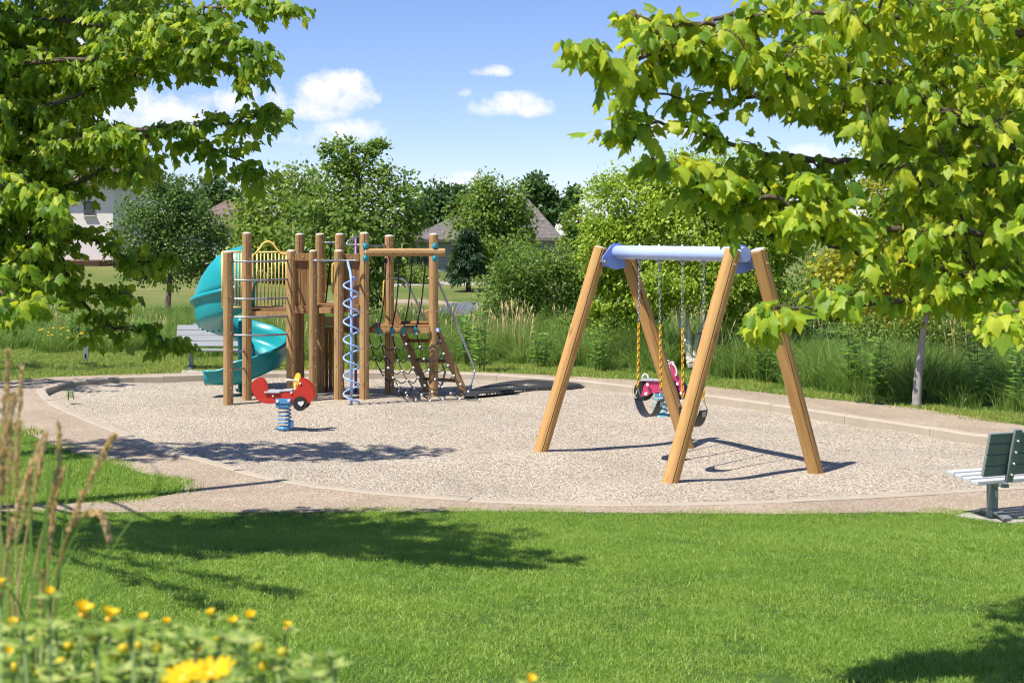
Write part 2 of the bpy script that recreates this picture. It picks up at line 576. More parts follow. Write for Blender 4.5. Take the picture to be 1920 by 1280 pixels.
class MB:
    def __init__(s):
        s.v = []
        s.f = []
        s.sm = []

    def add(s, vs, fs, smooth=False):
        o = len(s.v)
        s.v += [tuple(p) for p in vs]
        s.f += [tuple(i + o for i in f) for f in fs]
        s.sm += [smooth] * len(fs)
        return s

    def box(s, c, size, ax=None, bev=0.0):
        c = Vector(c)
        X, Y, Z = ax if ax else (Vector((1, 0, 0)), Vector((0, 1, 0)), Vector((0, 0, 1)))
        hx, hy, hz = size[0] / 2, size[1] / 2, size[2] / 2
        if bev <= 0:
            vs = [c + X * (sx * hx) + Y * (sy * hy) + Z * (sz * hz) for sz in (-1, 1) for sy in (-1, 1) for sx in (-1, 1)]
            fs = [(0, 2, 3, 1), (4, 5, 7, 6), (0, 1, 5, 4), (2, 6, 7, 3), (0, 4, 6, 2), (1, 3, 7, 5)]
            return s.add(vs, fs)
        # chamfered box through a small bmesh
        bm = bmesh.new()
        bmesh.ops.create_cube(bm, size=1)
        for q in bm.verts:
            q.co = Vector((q.co.x * size[0], q.co.y * size[1], q.co.z * size[2]))
        bmesh.ops.bevel(bm, geom=bm.edges[:], offset=bev, segments=2, affect='EDGES', profile=.6)
        vs = [c + X * q.co.x + Y * q.co.y + Z * q.co.z for q in bm.verts]
        bm.verts.index_update()
        fs = [[q.index for q in f.verts] for f in bm.faces]
        bm.free()
        return s.add(vs, fs)

    def tube(s, pts, r, n=8, cap=True, smooth=True):
        pts = [Vector(p) for p in pts]
        m = len(pts)
        rs = r if isinstance(r, (list, tuple)) else [r] * m
        tang = []
        for i in range(m):
            a = pts[max(i - 1, 0)]; b = pts[min(i + 1, m - 1)]
            d = (b - a)
            tang.append(d.normalized() if d.length > 1e-9 else Vector((0, 0, 1)))
        ref = Vector((0, 0, 1)) if abs(tang[0].z) < .9 else Vector((1, 0, 0))
        u = (ref - tang[0] * ref.dot(tang[0])).normalized()
        vs = []
        for i in range(m):
            u = (u - tang[i] * u.dot(tang[i]))
            u = u.normalized() if u.length > 1e-6 else tang[i].orthogonal().normalized()
            w = tang[i].cross(u)
            for k in range(n):
                a = 2 * math.pi * k / n
                vs.append(pts[i] + (u * math.cos(a) + w * math.sin(a)) * rs[i])
        fs = []
        for i in range(m - 1):
            for k in range(n):
                k2 = (k + 1) % n
                fs.append((i * n + k, i * n + k2, (i + 1) * n + k2, (i + 1) * n + k))
        s.add(vs, fs, smooth)
        if cap:
            o = len(s.v) - len(vs)
            s.f.append(tuple(o + k for k in range(n))[::-1]); s.sm.append(False)
            s.f.append(tuple(o + (m - 1) * n + k for k in range(n))); s.sm.append(False)
        return s

    def ball(s, c, r, n=8, m=5, sc=(1, 1, 1)):
        c = Vector(c)
        vs = [c + Vector((0, 0, r * sc[2]))]
        for i in range(1, m):
            th = math.pi * i / m
            for k in range(n):
                a = 2 * math.pi * k / n
                vs.append(c + Vector((math.sin(th) * math.cos(a) * r * sc[0], math.sin(th) * math.sin(a) * r * sc[1], math.cos(th) * r * sc[2])))
        vs.append(c - Vector((0, 0, r * sc[2])))
        fs = []
        for k in range(n):
            fs.append((0, 1 + k, 1 + (k + 1) % n))
        for i in range(m - 2):
            for k in range(n):
                a = 1 + i * n + k; b = 1 + i * n + (k + 1) % n
                fs.append((a, a + n, b + n, b))
        l = len(vs) - 1
        for k in range(n):
            fs.append((l, 1 + (m - 2) * n + (k + 1) % n, 1 + (m - 2) * n + k))
        return s.add(vs, fs, True)

    def prism(s, outline, origin, X, Y, N, thick):
        """flat outline (list of 2-D points) in the plane X,Y, extruded by thick along N, centred; outline fan-safe via ngon"""
        origin = Vector(origin)
        n = len(outline)
        a = [origin + X * p[0] + Y * p[1] - N * thick / 2 for p in outline]
        b = [origin + X * p[0] + Y * p[1] + N * thick / 2 for p in outline]
        tri = tessellate_polygon([[Vector((p[0], p[1], 0)) for p in outline]])
        fs = [(t[0], t[1], t[2]) for t in tri] + [(t[2] + n, t[1] + n, t[0] + n) for t in tri]
        fs += [(i, (i + 1) % n, n + (i + 1) % n, n + i) for i in range(n)]
        return s.add(a + b, fs)

    def mesh(s, name, material):
        me = bpy.data.meshes.new(name)
        me.from_pydata(s.v, [], s.f)
        me.polygons.foreach_set('use_smooth', s.sm)
        if material:
            me.materials.append(MATS[material])
        bm = bmesh.new(); bm.from_mesh(me)
        bmesh.ops.recalc_face_normals(bm, faces=bm.faces)
        bm.to_mesh(me); bm.free()
        return me

    def build(s, name, material, parent=None, origin=None):
        """origin None: the mesh is in world coordinates with its origin on the parent's"""
        me = s.mesh(name, material)
        return link(name, me, parent)


def link(name, me, parent=None, mtx=None):
    o = bpy.data.objects.new(name, me)
    COL.objects.link(o)
    pw = OFF.get(parent.name, Vector((0, 0, 0))) if parent else Vector((0, 0, 0))
    if parent:
        o.parent = parent
    if mtx is None:
        o.location = -pw
        OFF[o.name] = Vector((0, 0, 0))
    else:
        o.matrix_local = Matrix.Translation(-pw) @ mtx
        OFF[o.name] = None
    return o


def thing(name, label, cat, loc=(0, 0, 0), group=None):
    o = bpy.data.objects.new(name, None)
    COL.objects.link(o)
    o.empty_display_size = .2
    o.location = loc
    OFF[o.name] = Vector(loc)
    return tag(o, label, cat, group)


def tag(o, label=None, cat=None, group=None, kind=None):
    if label: o['label'] = label
    if cat: o['category'] = cat
    if group: o['group'] = group
    if kind: o['kind'] = kind
    return o


def local_mesh_obj(name, mb, material, parent, mtx):
    """mesh in its own axes, placed with a world matrix"""
    return link(name, mb.mesh(name, material), parent, mtx)


def frame_from(p0, p1, facing=Vector((0, -1, 0))):
    """matrix with +Z from p0 to p1 and -Y turned towards facing"""
    z = (Vector(p1) - Vector(p0)).normalized()
    y = -(facing - z * facing.dot(z)).normalized()
    x = y.cross(z)
    m = Matrix((x, y, z)).transposed().to_4x4()
    m.translation = Vector(p0)
    return m


def log_mesh(length, r, n=28, groove=True, bury=.25, taper=1.0):
    """round pole along +Z with a lengthwise kerf on its -Y side"""
    mb = MB()
    prof = []
    for k in range(n):
        a = -math.pi / 2 + 2 * math.pi * (k + .5) / n
        prof.append((math.cos(a) * r, math.sin(a) * r))
    if groove:
        # kerf: between the last and the first profile point, which straddle -Y
        w = r * .08
        y0 = -math.sqrt(r * r - w * w)
        prof = [(w, y0)] + prof + [(-w, y0), (0, y0 + r * .28)]
    m = len(prof)
    zs = [-bury, 0, length * .33, length * .66, length - .012, length]
    rr = [1, 1, 1 + (taper - 1) * .33, 1 + (taper - 1) * .66, taper, taper * .93]
    vs = []
    for z, q in zip(zs, rr):
        vs += [Vector((x * q, y * q, z)) for x, y in prof]
    fs = []
    for i in range(len(zs) - 1):
        for k in range(m):
            k2 = (k + 1) % m
            fs.append((i * m + k, i * m + k2, (i + 1) * m + k2, (i + 1) * m + k))
    mb.add(vs, fs, False)
    top = len(zs) - 1
    o = len(mb.v)
    mb.v.append((0, 0, length + .001))
    for k in range(m):
        mb.f.append((top * m + k, top * m + (k + 1) % m, o)); mb.sm.append(False)
    return mb


# ------------------------------------------------------------------ outlines on the ground
ZP = 0.10    # path level above the gravel
far_px = [(86, 741), (108, 732), (151, 723), (230, 716), (316, 713.5), (392, 711), (500, 708), (620, 707), (760, 707), (900, 710), (1000, 716), (1096, 724),
          (1190, 735), (1344, 754), (1516, 779), (1598, 792), (1762, 817), (1848, 830)]
near_px = [(1920, 911), (1863, 914), (1760, 922), (1650, 929), (1500, 936), (1400, 940), (1280, 943), (1150, 943.5), (1000, 940), (900, 936), (800, 930),
           (700, 922), (600, 909), (520, 895), (471, 884), (424, 871), (323, 844), (287, 830), (226, 806), (154, 777), (110, 756)]
bed = [gp(x, y, 0.02) for x, y in far_px]
bed += [Vector((7.3, 17.7, 0.02)), Vector((7.7, 16.7, 0.02)), Vector((6.9, 15.75, 0.02))]
bed += [gp(x, y, 0.1) for x, y in near_px]
for p in bed: p.z = 0
bed = smooth_closed(bed, 4)
kerb_out = offset_poly(bed, .15)
path_px_far = [(-700, 733), (-300, 722), (0, 714), (115, 706), (341, 699), (520, 694), (760, 693), (980, 701), (1190, 712), (1355, 727), (1500, 744), (1710, 764), (1920, 798)]
path_px_near = [(1900, 968), (1700, 960), (1500, 963), (1300, 962), (1100, 960), (900, 958), (700, 959), (500, 960), (200, 960), (0, 958), (-300, 956), (-300, 946), (0, 945), (108, 943), (234, 938),
                (323, 927), (347, 914), (316, 899), (259, 884), (180, 859), (108, 836), (61, 816), (32, 807), (-60, 790), (-300, 772), (-700, 755)]
path_out = smooth_closed([gp(x, y, ZP) for x, y in path_px_far], 3, False)
path_out += smooth_closed([path_out[-1], Vector((8.6, 18.6, ZP)), Vector((9.6, 16.6, ZP)), Vector((8.2, 14.6, ZP)), gp(1900, 968, ZP)], 4, False)[1:-1]
path_out += smooth_closed([gp(x, y, ZP) for x, y in path_px_near[:11]], 3, False)
path_out += smooth_closed([gp(x, y, ZP) for x, y in path_px_near[11:]], 3, False)


def ground_z(x, y):
    """lawn surface: level round the playground, rising towards the camera"""
    x = np.asarray(x, float); y = np.asarray(y, float)
    t = np.clip(12.9 - y, 0, 30)
    z = ZP - .004 + .088 * t * np.clip(t / 1.5, 0, 1)
    z = z + .02 * np.sin(x * .9 + y * .5) * np.clip(t / 3, 0, 1)
    # low rise under the pale house
    z = z + 1.0 * np.exp(-(((x + 24) / 9) ** 2 + ((y - 78) / 13) ** 2))
    return z


def gz(x, y):
    return float(ground_z(x, y))


# ------------------------------------------------------------------ the setting
def sheet(name, polys, z, material, label=None):
    """flat sheet from an outline with holes"""
    tri = tessellate_polygon([[Vector((p.x, p.y, 0)) for p in pl] for pl in polys])
    vs = [(p.x, p.y, z) for pl in polys for p in pl]
    fs_ = [tuple(t) for t in tri]
    n0 = len(polys[0]); nv_ = len(vs)
    vs += [(p.x, p.y, z - .06) for p in polys[0]]          # edge going down into the ground
    fs_ += [(i, (i + 1) % n0, nv_ + (i + 1) % n0, nv_ + i) for i in range(n0)]
    me = bpy.data.meshes.new(name)
    me.from_pydata(vs, [], fs_)
    me.materials.append(MATS[material])
    bm = bmesh.new(); bm.from_mesh(me)
    bm.faces.ensure_lookup_table()
    bmesh.ops.reverse_faces(bm, faces=[f for f in bm.faces if f.normal.z < -.5])
    bm.to_mesh(me); bm.free()
    o = link(name, me)
    o['kind'] = 'structure'
    if label: o['label'] = label
    return o


# ground
xs = np.unique(np.concatenate([[-2500, -900, -350, -160, -90, -60], np.arange(-40, -14, 2), np.arange(-14, 14.01, .15), np.arange(16, 41, 2), [60, 90, 160, 350, 900, 2500]]))
ys = np.unique(np.concatenate([[-300, -60, -15, -4], np.arange(-2, 11.9, .3), np.arange(12, 28.01, .15), np.arange(28.3, 32.01, .3), np.arange(34, 110, 3), [125, 160, 250, 500, 1000, 2800]]))
GX, GY = np.meshgrid(xs, ys)
GZ = ground_z(GX, GY)
bedin = inside([(p.x, p.y) for p in kerb_out], GX.ravel(), GY.ravel()).reshape(GX.shape)
GZ = np.where(bedin, GZ - .4, GZ)
nx_, ny_ = len(xs), len(ys)
vs = np.stack([GX.ravel(), GY.ravel(), GZ.ravel()], 1)
fs = [(j * nx_ + i, j * nx_ + i + 1, (j + 1) * nx_ + i + 1, (j + 1) * nx_ + i) for j in range(ny_ - 1) for i in range(nx_ - 1)]
me = bpy.data.meshes.new('ground'); me.from_pydata(vs.tolist(), [], fs); me.materials.append(MATS['turf'])
me.polygons.foreach_set('use_smooth', [True] * len(fs))
g = link('ground', me)
tag(g, 'green turf ground spreading out round the playground', kind='structure')

# gravel bed with gentle hollows
bx0, bx1 = min(p.x for p in bed), max(p.x for p in bed)
by0, by1 = min(p.y for p in bed), max(p.y for p in bed)
bm = bmesh.new()
bmesh.ops.create_grid(bm, x_segments=110, y_segments=110, size=.5)
inn = offset_poly(bed, .07)
for q in bm.verts:
    x = (q.co.x + .5) * (bx1 - bx0 + .3) + bx0 - .15
    y = (q.co.y + .5) * (by1 - by0 + .3) + by0 - .15
    z = -.05 * math.exp(-((x - 1.55) ** 2 + (y - 17.2) ** 2) / .35) - .05 * math.exp(-((x - 2.1) ** 2 + (y - 16.4) ** 2) / .35) - .04 * math.exp(-((x + 5.3) ** 2 + (y - 23.4) ** 2) / .3) + .018 * math.sin(x * 1.7 + .8 * y) + .014 * math.sin(y * 2.3 - x) + .01 * math.sin(x * 4.1) * math.sin(y * 3.7)
    q.co = (x, y, z)
vv = np.array([(q.co.x, q.co.y) for q in bm.verts])
okv = inside([(p.x, p.y) for p in inn], vv[:, 0], vv[:, 1])
bm.verts.ensure_lookup_table()
dele = [f for f in bm.faces if not any(okv[q.index] for q in f.verts)]
bmesh.ops.delete(bm, geom=dele, context='FACES')
me = bpy.data.meshes.new('gravel_bed'); bm.to_mesh(me); bm.free()
me.materials.append(MATS['gravel'])
me.polygons.foreach_set('use_smooth', [True] * len(me.polygons))
o = link('gravel_bed', me)
tag(o, 'pale tan gravel play surface inside the concrete kerb', kind='structure')
sheet('path', [path_out, offset_poly(bed, .14)], ZP + .004, 'path_gravel', 'tan crushed stone path circling the gravel bed')

# kerb: cast lengths with open joints
kerb = bpy.data.objects.new('kerb', None); COL.objects.link(kerb)
OFF['kerb'] = Vector((0, 0, 0))
tag(kerb, 'low concrete kerb round the gravel bed', kind='structure')
cum = [0]
nb_ = len(bed)
for i in range(nb_):
    cum.append(cum[-1] + (bed[(i + 1) % nb_] - bed[i]).length)
tot = cum[-1]
nseg = int(tot / 1.55)


def on_loop(loop, sd):
    sd %= tot
    i = max(k for k in range(nb_) if cum[k] <= sd)
    t = (sd - cum[i]) / (cum[i + 1] - cum[i])
    return loop[i].lerp(loop[(i + 1) % nb_], t)


for k in range(nseg):
    s0 = tot * k / nseg + .003
    s1 = tot * (k + 1) / nseg - .003
    mb = MB()
    m = 6
    vs = []
    dz = random.uniform(-.004, .006)
    for j in range(m + 1):
        sd = s0 + (s1 - s0) * j / m
        a = on_loop(bed, sd); b = on_loop(kerb_out, sd)
        n = (b - a).normalized()
        for q, z in ((a, -.1), (a, .095 + dz), (a + n * .02, .112 + dz), (b - n * .015, .114 + dz), (b, .106 + dz), (b, -.1)):
            vs.append(Vector((q.x, q.y, z)))
    fs = []
    for j in range(m):
        for c in range(5):
            fs.append((j * 6 + c, j * 6 + c + 1, (j + 1) * 6 + c + 1, (j + 1) * 6 + c))
    fs.append((0, 1, 2, 3, 4, 5)); fs.append(tuple(m * 6 + c for c in range(6)))
    mb.add(vs, fs)
    mb.build('kerb_stone', 'concrete', kerb)

pad = [gp(x, y, ZP) for x, y in ((338, 700), (345, 692.5), (505, 690), (510, 699))]
sheet('bench_pad', [pad], ZP + .012, 'pad_concrete', 'small concrete pad under the far bench')
pad = [gp(x, y, ZP) for x, y in ((1790, 968), (1830, 960), (1990, 945), (2120, 970), (1900, 981))]
sheet('bench_pad', [pad], ZP + .012, 'pad_concrete', 'concrete pad under the near bench at the lawn edge')

# far walking path and driveway on the back lawn
fp = [gp(x, y, .1) for x, y in ((-300, 588), (160, 582), (300, 583), (420, 579), (600, 567), (700, 561), (800, 562), (900, 570), (900, 577), (800, 569), (700, 567), (600, 574), (420, 586), (300, 590), (160, 588), (-300, 596))]
sheet('far_path', [fp], .108, 'path_gravel', 'narrow pale path across the back lawn')
fp = [gp(x, y, .1) for x, y in ((560, 541), (700, 533), (830, 529), (1000, 533), (1000, 538), (830, 533.5), (700, 538), (560, 548))]
sheet('far_walk', [fp], .112, 'pad_concrete', 'thin pale walk in front of the grey house')
mat('asphalt', m_concrete((.15, .16, .18)))
fp = [gp(x, y, .1) for x, y in ((800, 590), (845, 569), (890, 566), (905, 572), (880, 592))]
sheet('asphalt_patch', [fp], .116, 'asphalt', 'grey asphalt surface at the end of the back path')

# rubber mat
mb = MB()
ring = []
mc = [gp(x, y, 0.03) for x, y in ((866, 738), (900, 727), (955, 717), (1010, 714), (1060, 717), (1096, 723), (1060, 728), (1000, 731), (940, 737), (890, 741))]
cc = sum((p for p in mc), Vector()) / len(mc)
mc = smooth_closed(mc, 3)
n = len(mc)
vs = [Vector((p.x, p.y, .012)) for p in mc] + [cc + (p - cc) * .93 + Vector((0, 0, .035)) for p in mc] + [Vector((cc.x, cc.y, .07))]
fs = [(i, (i + 1) % n, n + (i + 1) % n, n + i) for i in range(n)] + [(n + i, n + (i + 1) % n, 2 * n) for i in range(n)]
mb.add(vs, fs)
tag(mb.build('rubber_mat', 'mat_rubber'), 'black rubber mat lying on the gravel right of the ladder', 'mat')

# ------------------------------------------------------------------ SWING FRAME
LA = Vector((1.265, 17.72, 2.47))
RA = Vector((2.555, 15.70, 2.47))
bdir = (RA - LA); bdir.z = 0; blen = bdir.length; bdir.normalize()
feet = [gp(1012, 851), gp(1289, 839), gp(1256, 907), gp(1530, 888)]
apex = [LA, LA, RA, RA]
sf = thing('swing_set', 'timber A-frame swing set with a lavender blue top beam', 'swing set', (1.9, 16.7, 0))
acr = Vector((bdir.y * -1, bdir.x, 0))     # across the beam
tops = []
for i, (ft, ap) in enumerate(zip(feet, apex)):
    side = (ft - ap); side.z = 0
    side.normalize()
    # beyond the beam ends
    end = -bdir if i < 2 else bdir
    tp = ap + side * .155 + Vector((0, 0, .05)) + end * (.02 if i < 2 else .03)
    tops.append(tp)
    L = (tp - ft).length
    lg = local_mesh_obj('leg', log_mesh(L, .088), 'swing_wood', sf, frame_from(ft, tp, Vector((.25, -1, .2))))
    ax = (tp - ft).normalized()
    cp = MB()
    cp.ball((0, 0, L + .001), .083, 16, 6, (1, 1, .22))
    c_ = cp.mesh('top_cap', 'post_cap'); co = bpy.data.objects.new('top_cap', c_); COL.objects.link(co); co.parent = lg
    bb = MB()
    for zz in (L - .16,):
        bb.tube([(0.03, -.08, zz), (.03, -.098, zz)], .017, 10)
        bb.tube([(0.03, -.098, zz), (.03, -.106, zz)], .009, 8)
    c_ = bb.mesh('bolt', 'brass_bolt'); co = bpy.data.objects.new('bolt', c_); COL.objects.link(co); co.parent = lg
bm_ = MB()
bm_.tube([LA - bdir * .02, LA + bdir * .6, RA - bdir * .5, RA + bdir * .04], .084, 28)
bm_.build('beam', 'beam_blue', sf)
for A, sgn in ((LA, 1), (RA, -1)):
    mb = MB()
    out = [(-.30, -.12), (-.29, -.06), (-.12, .085), (-.06, .11), (.06, .11), (.12, .085), (.29, -.06), (.30, -.12), (.27, -.165), (.10, -.20), (0, -.215), (-.10, -.20), (-.27, -.165)]
    mb.prism([(p[0] * .78, p[1]) for p in out], A + bdir * (.075 * sgn), acr, Vector((0, 0, 1)), bdir, .014)
    br = mb.build('bracket', 'bracket_blue', sf)
    for sx in (-1, 1):
        b2 = MB()
        q = A + bdir * (.075 * sgn) + acr * (sx * .195) + Vector((0, 0, -.12))
        b2.tube([q - bdir * .02, q + bdir * .03 * sgn], .022, 10)
        b2.build('bolt', 'galvanised', br)
ts = [.22, .38, .56, .72]
for t in ts:
    p = LA + (RA - LA) * t
    mb = MB()
    # through bolt with a hanger eye below the beam
    mb.ball(p + Vector((0, 0, -.10)), .032, 8, 5)
    mb.tube([p + Vector((0, 0, .105)), p + Vector((0, 0, 0)), p + Vector((0, 0, -.16))], .013, 8)
    mb.build('chain_hanger', 'galvanised', sf)


def chain(mb, p0, p1, pitch=.042, w=.013, r=.0045):
    d = (p1 - p0); L = d.length; d.normalize()
    a = d.orthogonal().normalized(); b = d.cross(a)
    n = max(2, int(L / pitch))
    for i in range(n):
        c = p0 + d * (L * (i + .5) / n)
        s_, t_ = (a, b) if i % 2 else (b, a)
        h = pitch * .62
        ring = []
        for k in range(8):
            an = 2 * math.pi * k / 8
            ring.append(c + d * (math.sin(an) * h) + s_ * (math.cos(an) * w))
        ring.append(ring[0]); ring.append(ring[1])
        mb.tube(ring[:9], r, 4, False)


def swing(label, ta, tb, seat_z, yaw):
    pa = LA + (RA - LA) * ta + Vector((0, 0, -.16)); pb = LA + (RA - LA) * tb + Vector((0, 0, -.16))
    mid = (pa + pb) / 2
    sw = thing('swing', label, 'swing', (mid.x, mid.y, seat_z), 'belt swings hanging from the blue beam')
    ca, sa = math.cos(yaw), math.sin(yaw)
    X = Vector((bdir.x * ca - bdir.y * sa, bdir.x * sa + bdir.y * ca, 0))
    Y = Vector((-X.y, X.x, 0))
    half = .175
    ends = [Vector((mid.x, mid.y, seat_z + .20)) - X * half, Vector((mid.x, mid.y, seat_z + .20)) + X * half]
    for top, e in ((pa, ends[0]), (pb, ends[1])):
        hang = e + Vector((0, 0, .13))
        sp = top.lerp(hang, .47)
        mb = MB(); chain(mb, top, sp); mb.build('chain', 'galvanised', sw)
        mb = MB(); chain(mb, sp, hang, .042, .015, .0075); mb.build('coated_chain', 'chain_yellow', sw)
        mb = MB()
        mb.tube([hang, e + Y * .065 + Vector((0, 0, .005)), e - Y * .065 + Vector((0, 0, .005)), hang], .006, 6)
        mb.build('hanger_triangle', 'galvanised', sw)
    # belt
    mb = MB()
    m = 16
    vs = []
    for j in range(m + 1):
        t = -1 + 2 * j / m
        x = half * (t * 1.0) * (1 - .12 * (1 - abs(t)) * 0)
        z = seat_z + .20 * abs(t) ** 2.4
        nrm = Vector((0, 0, 1))
        for yv, zz in ((-.075, .0), (.075, .0), (.075, .012), (-.075, .012)):
            wv = yv * (1.0 if abs(t) < .9 else .85)
            vs.append(Vector((mid.x, mid.y, z + zz)) + X * x + Y * wv)
    fs = []
    for j in range(m):
        for c in range(4):
            c2 = (c + 1) % 4
            fs.append((j * 4 + c, j * 4 + c2, (j + 1) * 4 + c2, (j + 1) * 4 + c))
    fs += [(0, 1, 2, 3), tuple(m * 4 + c for c in range(4))]
    mb.add(vs, fs)
    st = mb.build('seat', 'swing_rubber', sw)
    for e, sg in ((ends[0], -1), (ends[1], 1)):
        q = MB(); q.box(e + X * (sg * .012) + Vector((0, 0, -.035)), (.008, .055, .06), (X, Y, Vector((0, 0, 1))))
        q.build('end_plate', 'galvanised', st)
    return sw


swing('black belt swing on yellow chains, hanging farther left under the blue beam', .22, .38, .50, .25)
swing('black belt swing on yellow chains, partly hidden behind the nearest timber leg', .56, .72, .47, .05)

# ------------------------------------------------------------------ PLAY STRUCTURE
ps = thing('play_structure', 'timber climbing structure with teal spiral slide, rope net and ladder', 'play structure', tuple(gp(640, 748)))


def post(px, base_py, top_py, r=.078, facing=Vector((.15, -1, 0)), mname='post_wood'):
    b = gp(px, base_py)
    d = b.y
    zt = EYE - (top_py - HOR) / F * d
    o = local_mesh_obj('post', log_mesh(zt, r), mname, ps, frame_from(b, b + Vector((0, 0, 1)), facing))
    cp = MB(); cp.ball((0, 0, zt + .001), r * .96, 16, 6, (1, 1, .35))
    c_ = bpy.data.objects.new('top_cap', cp.mesh('top_cap', 'post_cap')); COL.objects.link(c_); c_.parent = o
    bb = MB()
    z = zt - .12; k = 0
    while z > .25:
        for sx in ((-1, 1) if k % 2 == 0 else (1,)):
            a = -math.pi / 2 + sx * .62
            q = Vector((math.cos(a) * r, math.sin(a) * r, z)); n_ = q.copy(); n_.z = 0; n_.normalize()
            bb.tube([q - n_ * .004, q + n_ * .006], .013, 8)
        z -= .29; k += 1
    c_ = bpy.data.objects.new('bolts', bb.mesh('bolts', 'brass_bolt')); COL.objects.link(c_); c_.parent = o
    c_['kind'] = 'stuff'
    return b


P = {}
P[1] = post(428, 757, 473)
P[2] = post(463, 748, 438)
P[3] = post(546, 748, 471)
P[4] = post(562, 735, 440)
P[5] = post(587, 751, 471, .068)
P[6] = post(600, 737, 440)
P[7] = post(635, 749, 471)
P[8] = post(637, 737, 440)
P[9] = post(683, 748, 438)
P[10] = post(730, 738, 443)
P[11] = post(813, 740, 440)


def V(x, y, z): return Vector((x, y, z))


X1, Y1, Z1 = Vector((1, 0, 0)), Vector((0, 1, 0)), Vector((0, 0, 1))
zat = lambda py, d: EYE - (py - HOR) / F * d
xat = lambda px, d: (px - 960) / F * d
dF = P[3].y            # front row
dB = P[4].y            # back row


def planks(name, x0, x1, y0, y1, z, n, along='x', th=.04, material='board_wood'):
    for k in range(n):
        mb = MB()
        if along == 'x':
            a, b = y0 + (y1 - y0) * k / n, y0 + (y1 - y0) * (k + 1) / n
            mb.box(((x0 + x1) / 2, (a + b) / 2, z - th / 2), (x1 - x0, b - a - .008, th), None, .004)
        else:
            a, b = x0 + (x1 - x0) * k / n, x0 + (x1 - x0) * (k + 1) / n
            mb.box(((a + b) / 2, (y0 + y1) / 2, z - th / 2), (b - a - .008, y1 - y0, th), None, .004)
        mb.build(name, material, ps)


# decks
z1 = zat(579, dF); z2 = zat(573, dF); z3 = zat(609, dB - .3)
planks('deck_plank', P[2].x - .02, P[3].x + .02, dF + .06, dB + .02, z1, 9)
planks('deck_plank', P[3].x + .04, P[9].x, dF + .1, dB + .05, z2, 9)
d3f = P[11].y - .12
planks('deck_plank', P[9].x + .06, P[11].x + .05, d3f + .06, P[10].y + .75, z3, 7)
for (x0, x1, y, z) in ((P[2].x + .05, P[3].x - .05, dF + .03, z1), (P[5].x + .06, P[7].x - .06, dF + .07, z2), (P[9].x + .085, P[11].x - .07, d3f + .03, z3)):
    mb = MB(); mb.box(((x0 + x1) / 2, y, z - .085), (x1 - x0, .045, .09), None, .005)
    mb.build('deck_beam', 'post_wood', ps)


# barrier panels: two rails and upright boards
def barrier(xa, xb, d, py_top, py_bot, nb):
    zt, zb = zat(py_top, d), zat(py_bot, d)
    for z in (zt - .06, zb + .06):
        mb = MB(); mb.box(((xa + xb) / 2, d - .035, z), (xb - xa, .045, .125), None, .006)
        rl = mb.build('panel_rail', 'board_wood', ps)
        q = MB(); q.tube([((xa + xb) / 2, d - .058, z), ((xa + xb) / 2, d - .066, z)], .016, 10); q.build('bolt', 'brass_bolt', rl)
    for k in range(nb):
        x0 = xa + (xb - xa) * k / nb; x1 = xa + (xb - xa) * (k + 1) / nb
        mb = MB(); mb.box(((x0 + x1) / 2, d + .012 + .004 * (k % 2), (zt + zb) / 2), (x1 - x0 - .008, .04, zt - zb - .02), None, .006)
        mb.build('panel_board', 'board_wood', ps)


barrier(P[3].x + .065, P[5].x - .05, dF, 475, 587, 3)
barrier(P[7].x + .07, P[9].x - .07, dF, 476, 585, 4)
# boards under the deck at the back
for k in range(4):
    x0 = xat(603, dB) + k * .062
    mb = MB(); mb.box((x0 + .028, dB - .02 - .005 * (k % 2), zat(613, dB) / 2), (.055, .04, zat(613, dB)), None, .006)
    mb.build('under_board', 'board_wood', ps)
mb = MB(); mb.box((xat(640, dB), dB + .03, (zat(594, dB) + zat(611, dB)) / 2), (.62, .04, .16), None, .01); mb.build('step_panel', 'beige_panel', ps)
mb = MB(); mb.box((xat(655, dB), dB - .05, zat(618, dB)), (.85, .05, .1), None, .006); mb.build('deck_beam', 'board_wood', ps)

# ladder rungs on the outrigger post
for py in (490, 525, 560, 594, 628, 660, 692):
    if py > 640:
        pts = [at(437, py, P[1].y), at(452, py - 1, P[1].y + .3), at(458, py - 3, dF)]
    else:
        pts = [at(434, py, P[1].y), at(466, py + .5, P[1].y - .05), at(505, py, P[1].y + .12), at(541, py - 2, dF - .02)]
    mb = MB(); mb.tube(smooth_closed([Vector(p) for p in pts], 4, False), .0165, 8); mb.build('rung', 'grey_pipe', ps)

# yellow railings
def railing(pxa, pxb, d, py0, py1, n):
    za, zb = zat(py0, d), zat(py1, d)
    xa, xb = xat(pxa, d), xat(pxb, d)
    rail = MB(); rail.tube([(xa, d, za), (xb, d, za)], .016, 8); rr = rail.build('railing', 'yellow_pale', ps)
    b = MB(); b.tube([(xa, d, zb), (xb, d, zb)], .014, 8); b.build('bottom_rail', 'yellow_pale', rr)
    for k in range(n):
        x = xa + (xb - xa) * k / (n - 1)
        b = MB(); b.tube([(x, d, zb), (x, d, za)], .011 if 0 < k < n - 1 else .016, 6); b.build('baluster', 'yellow_pale', rr)


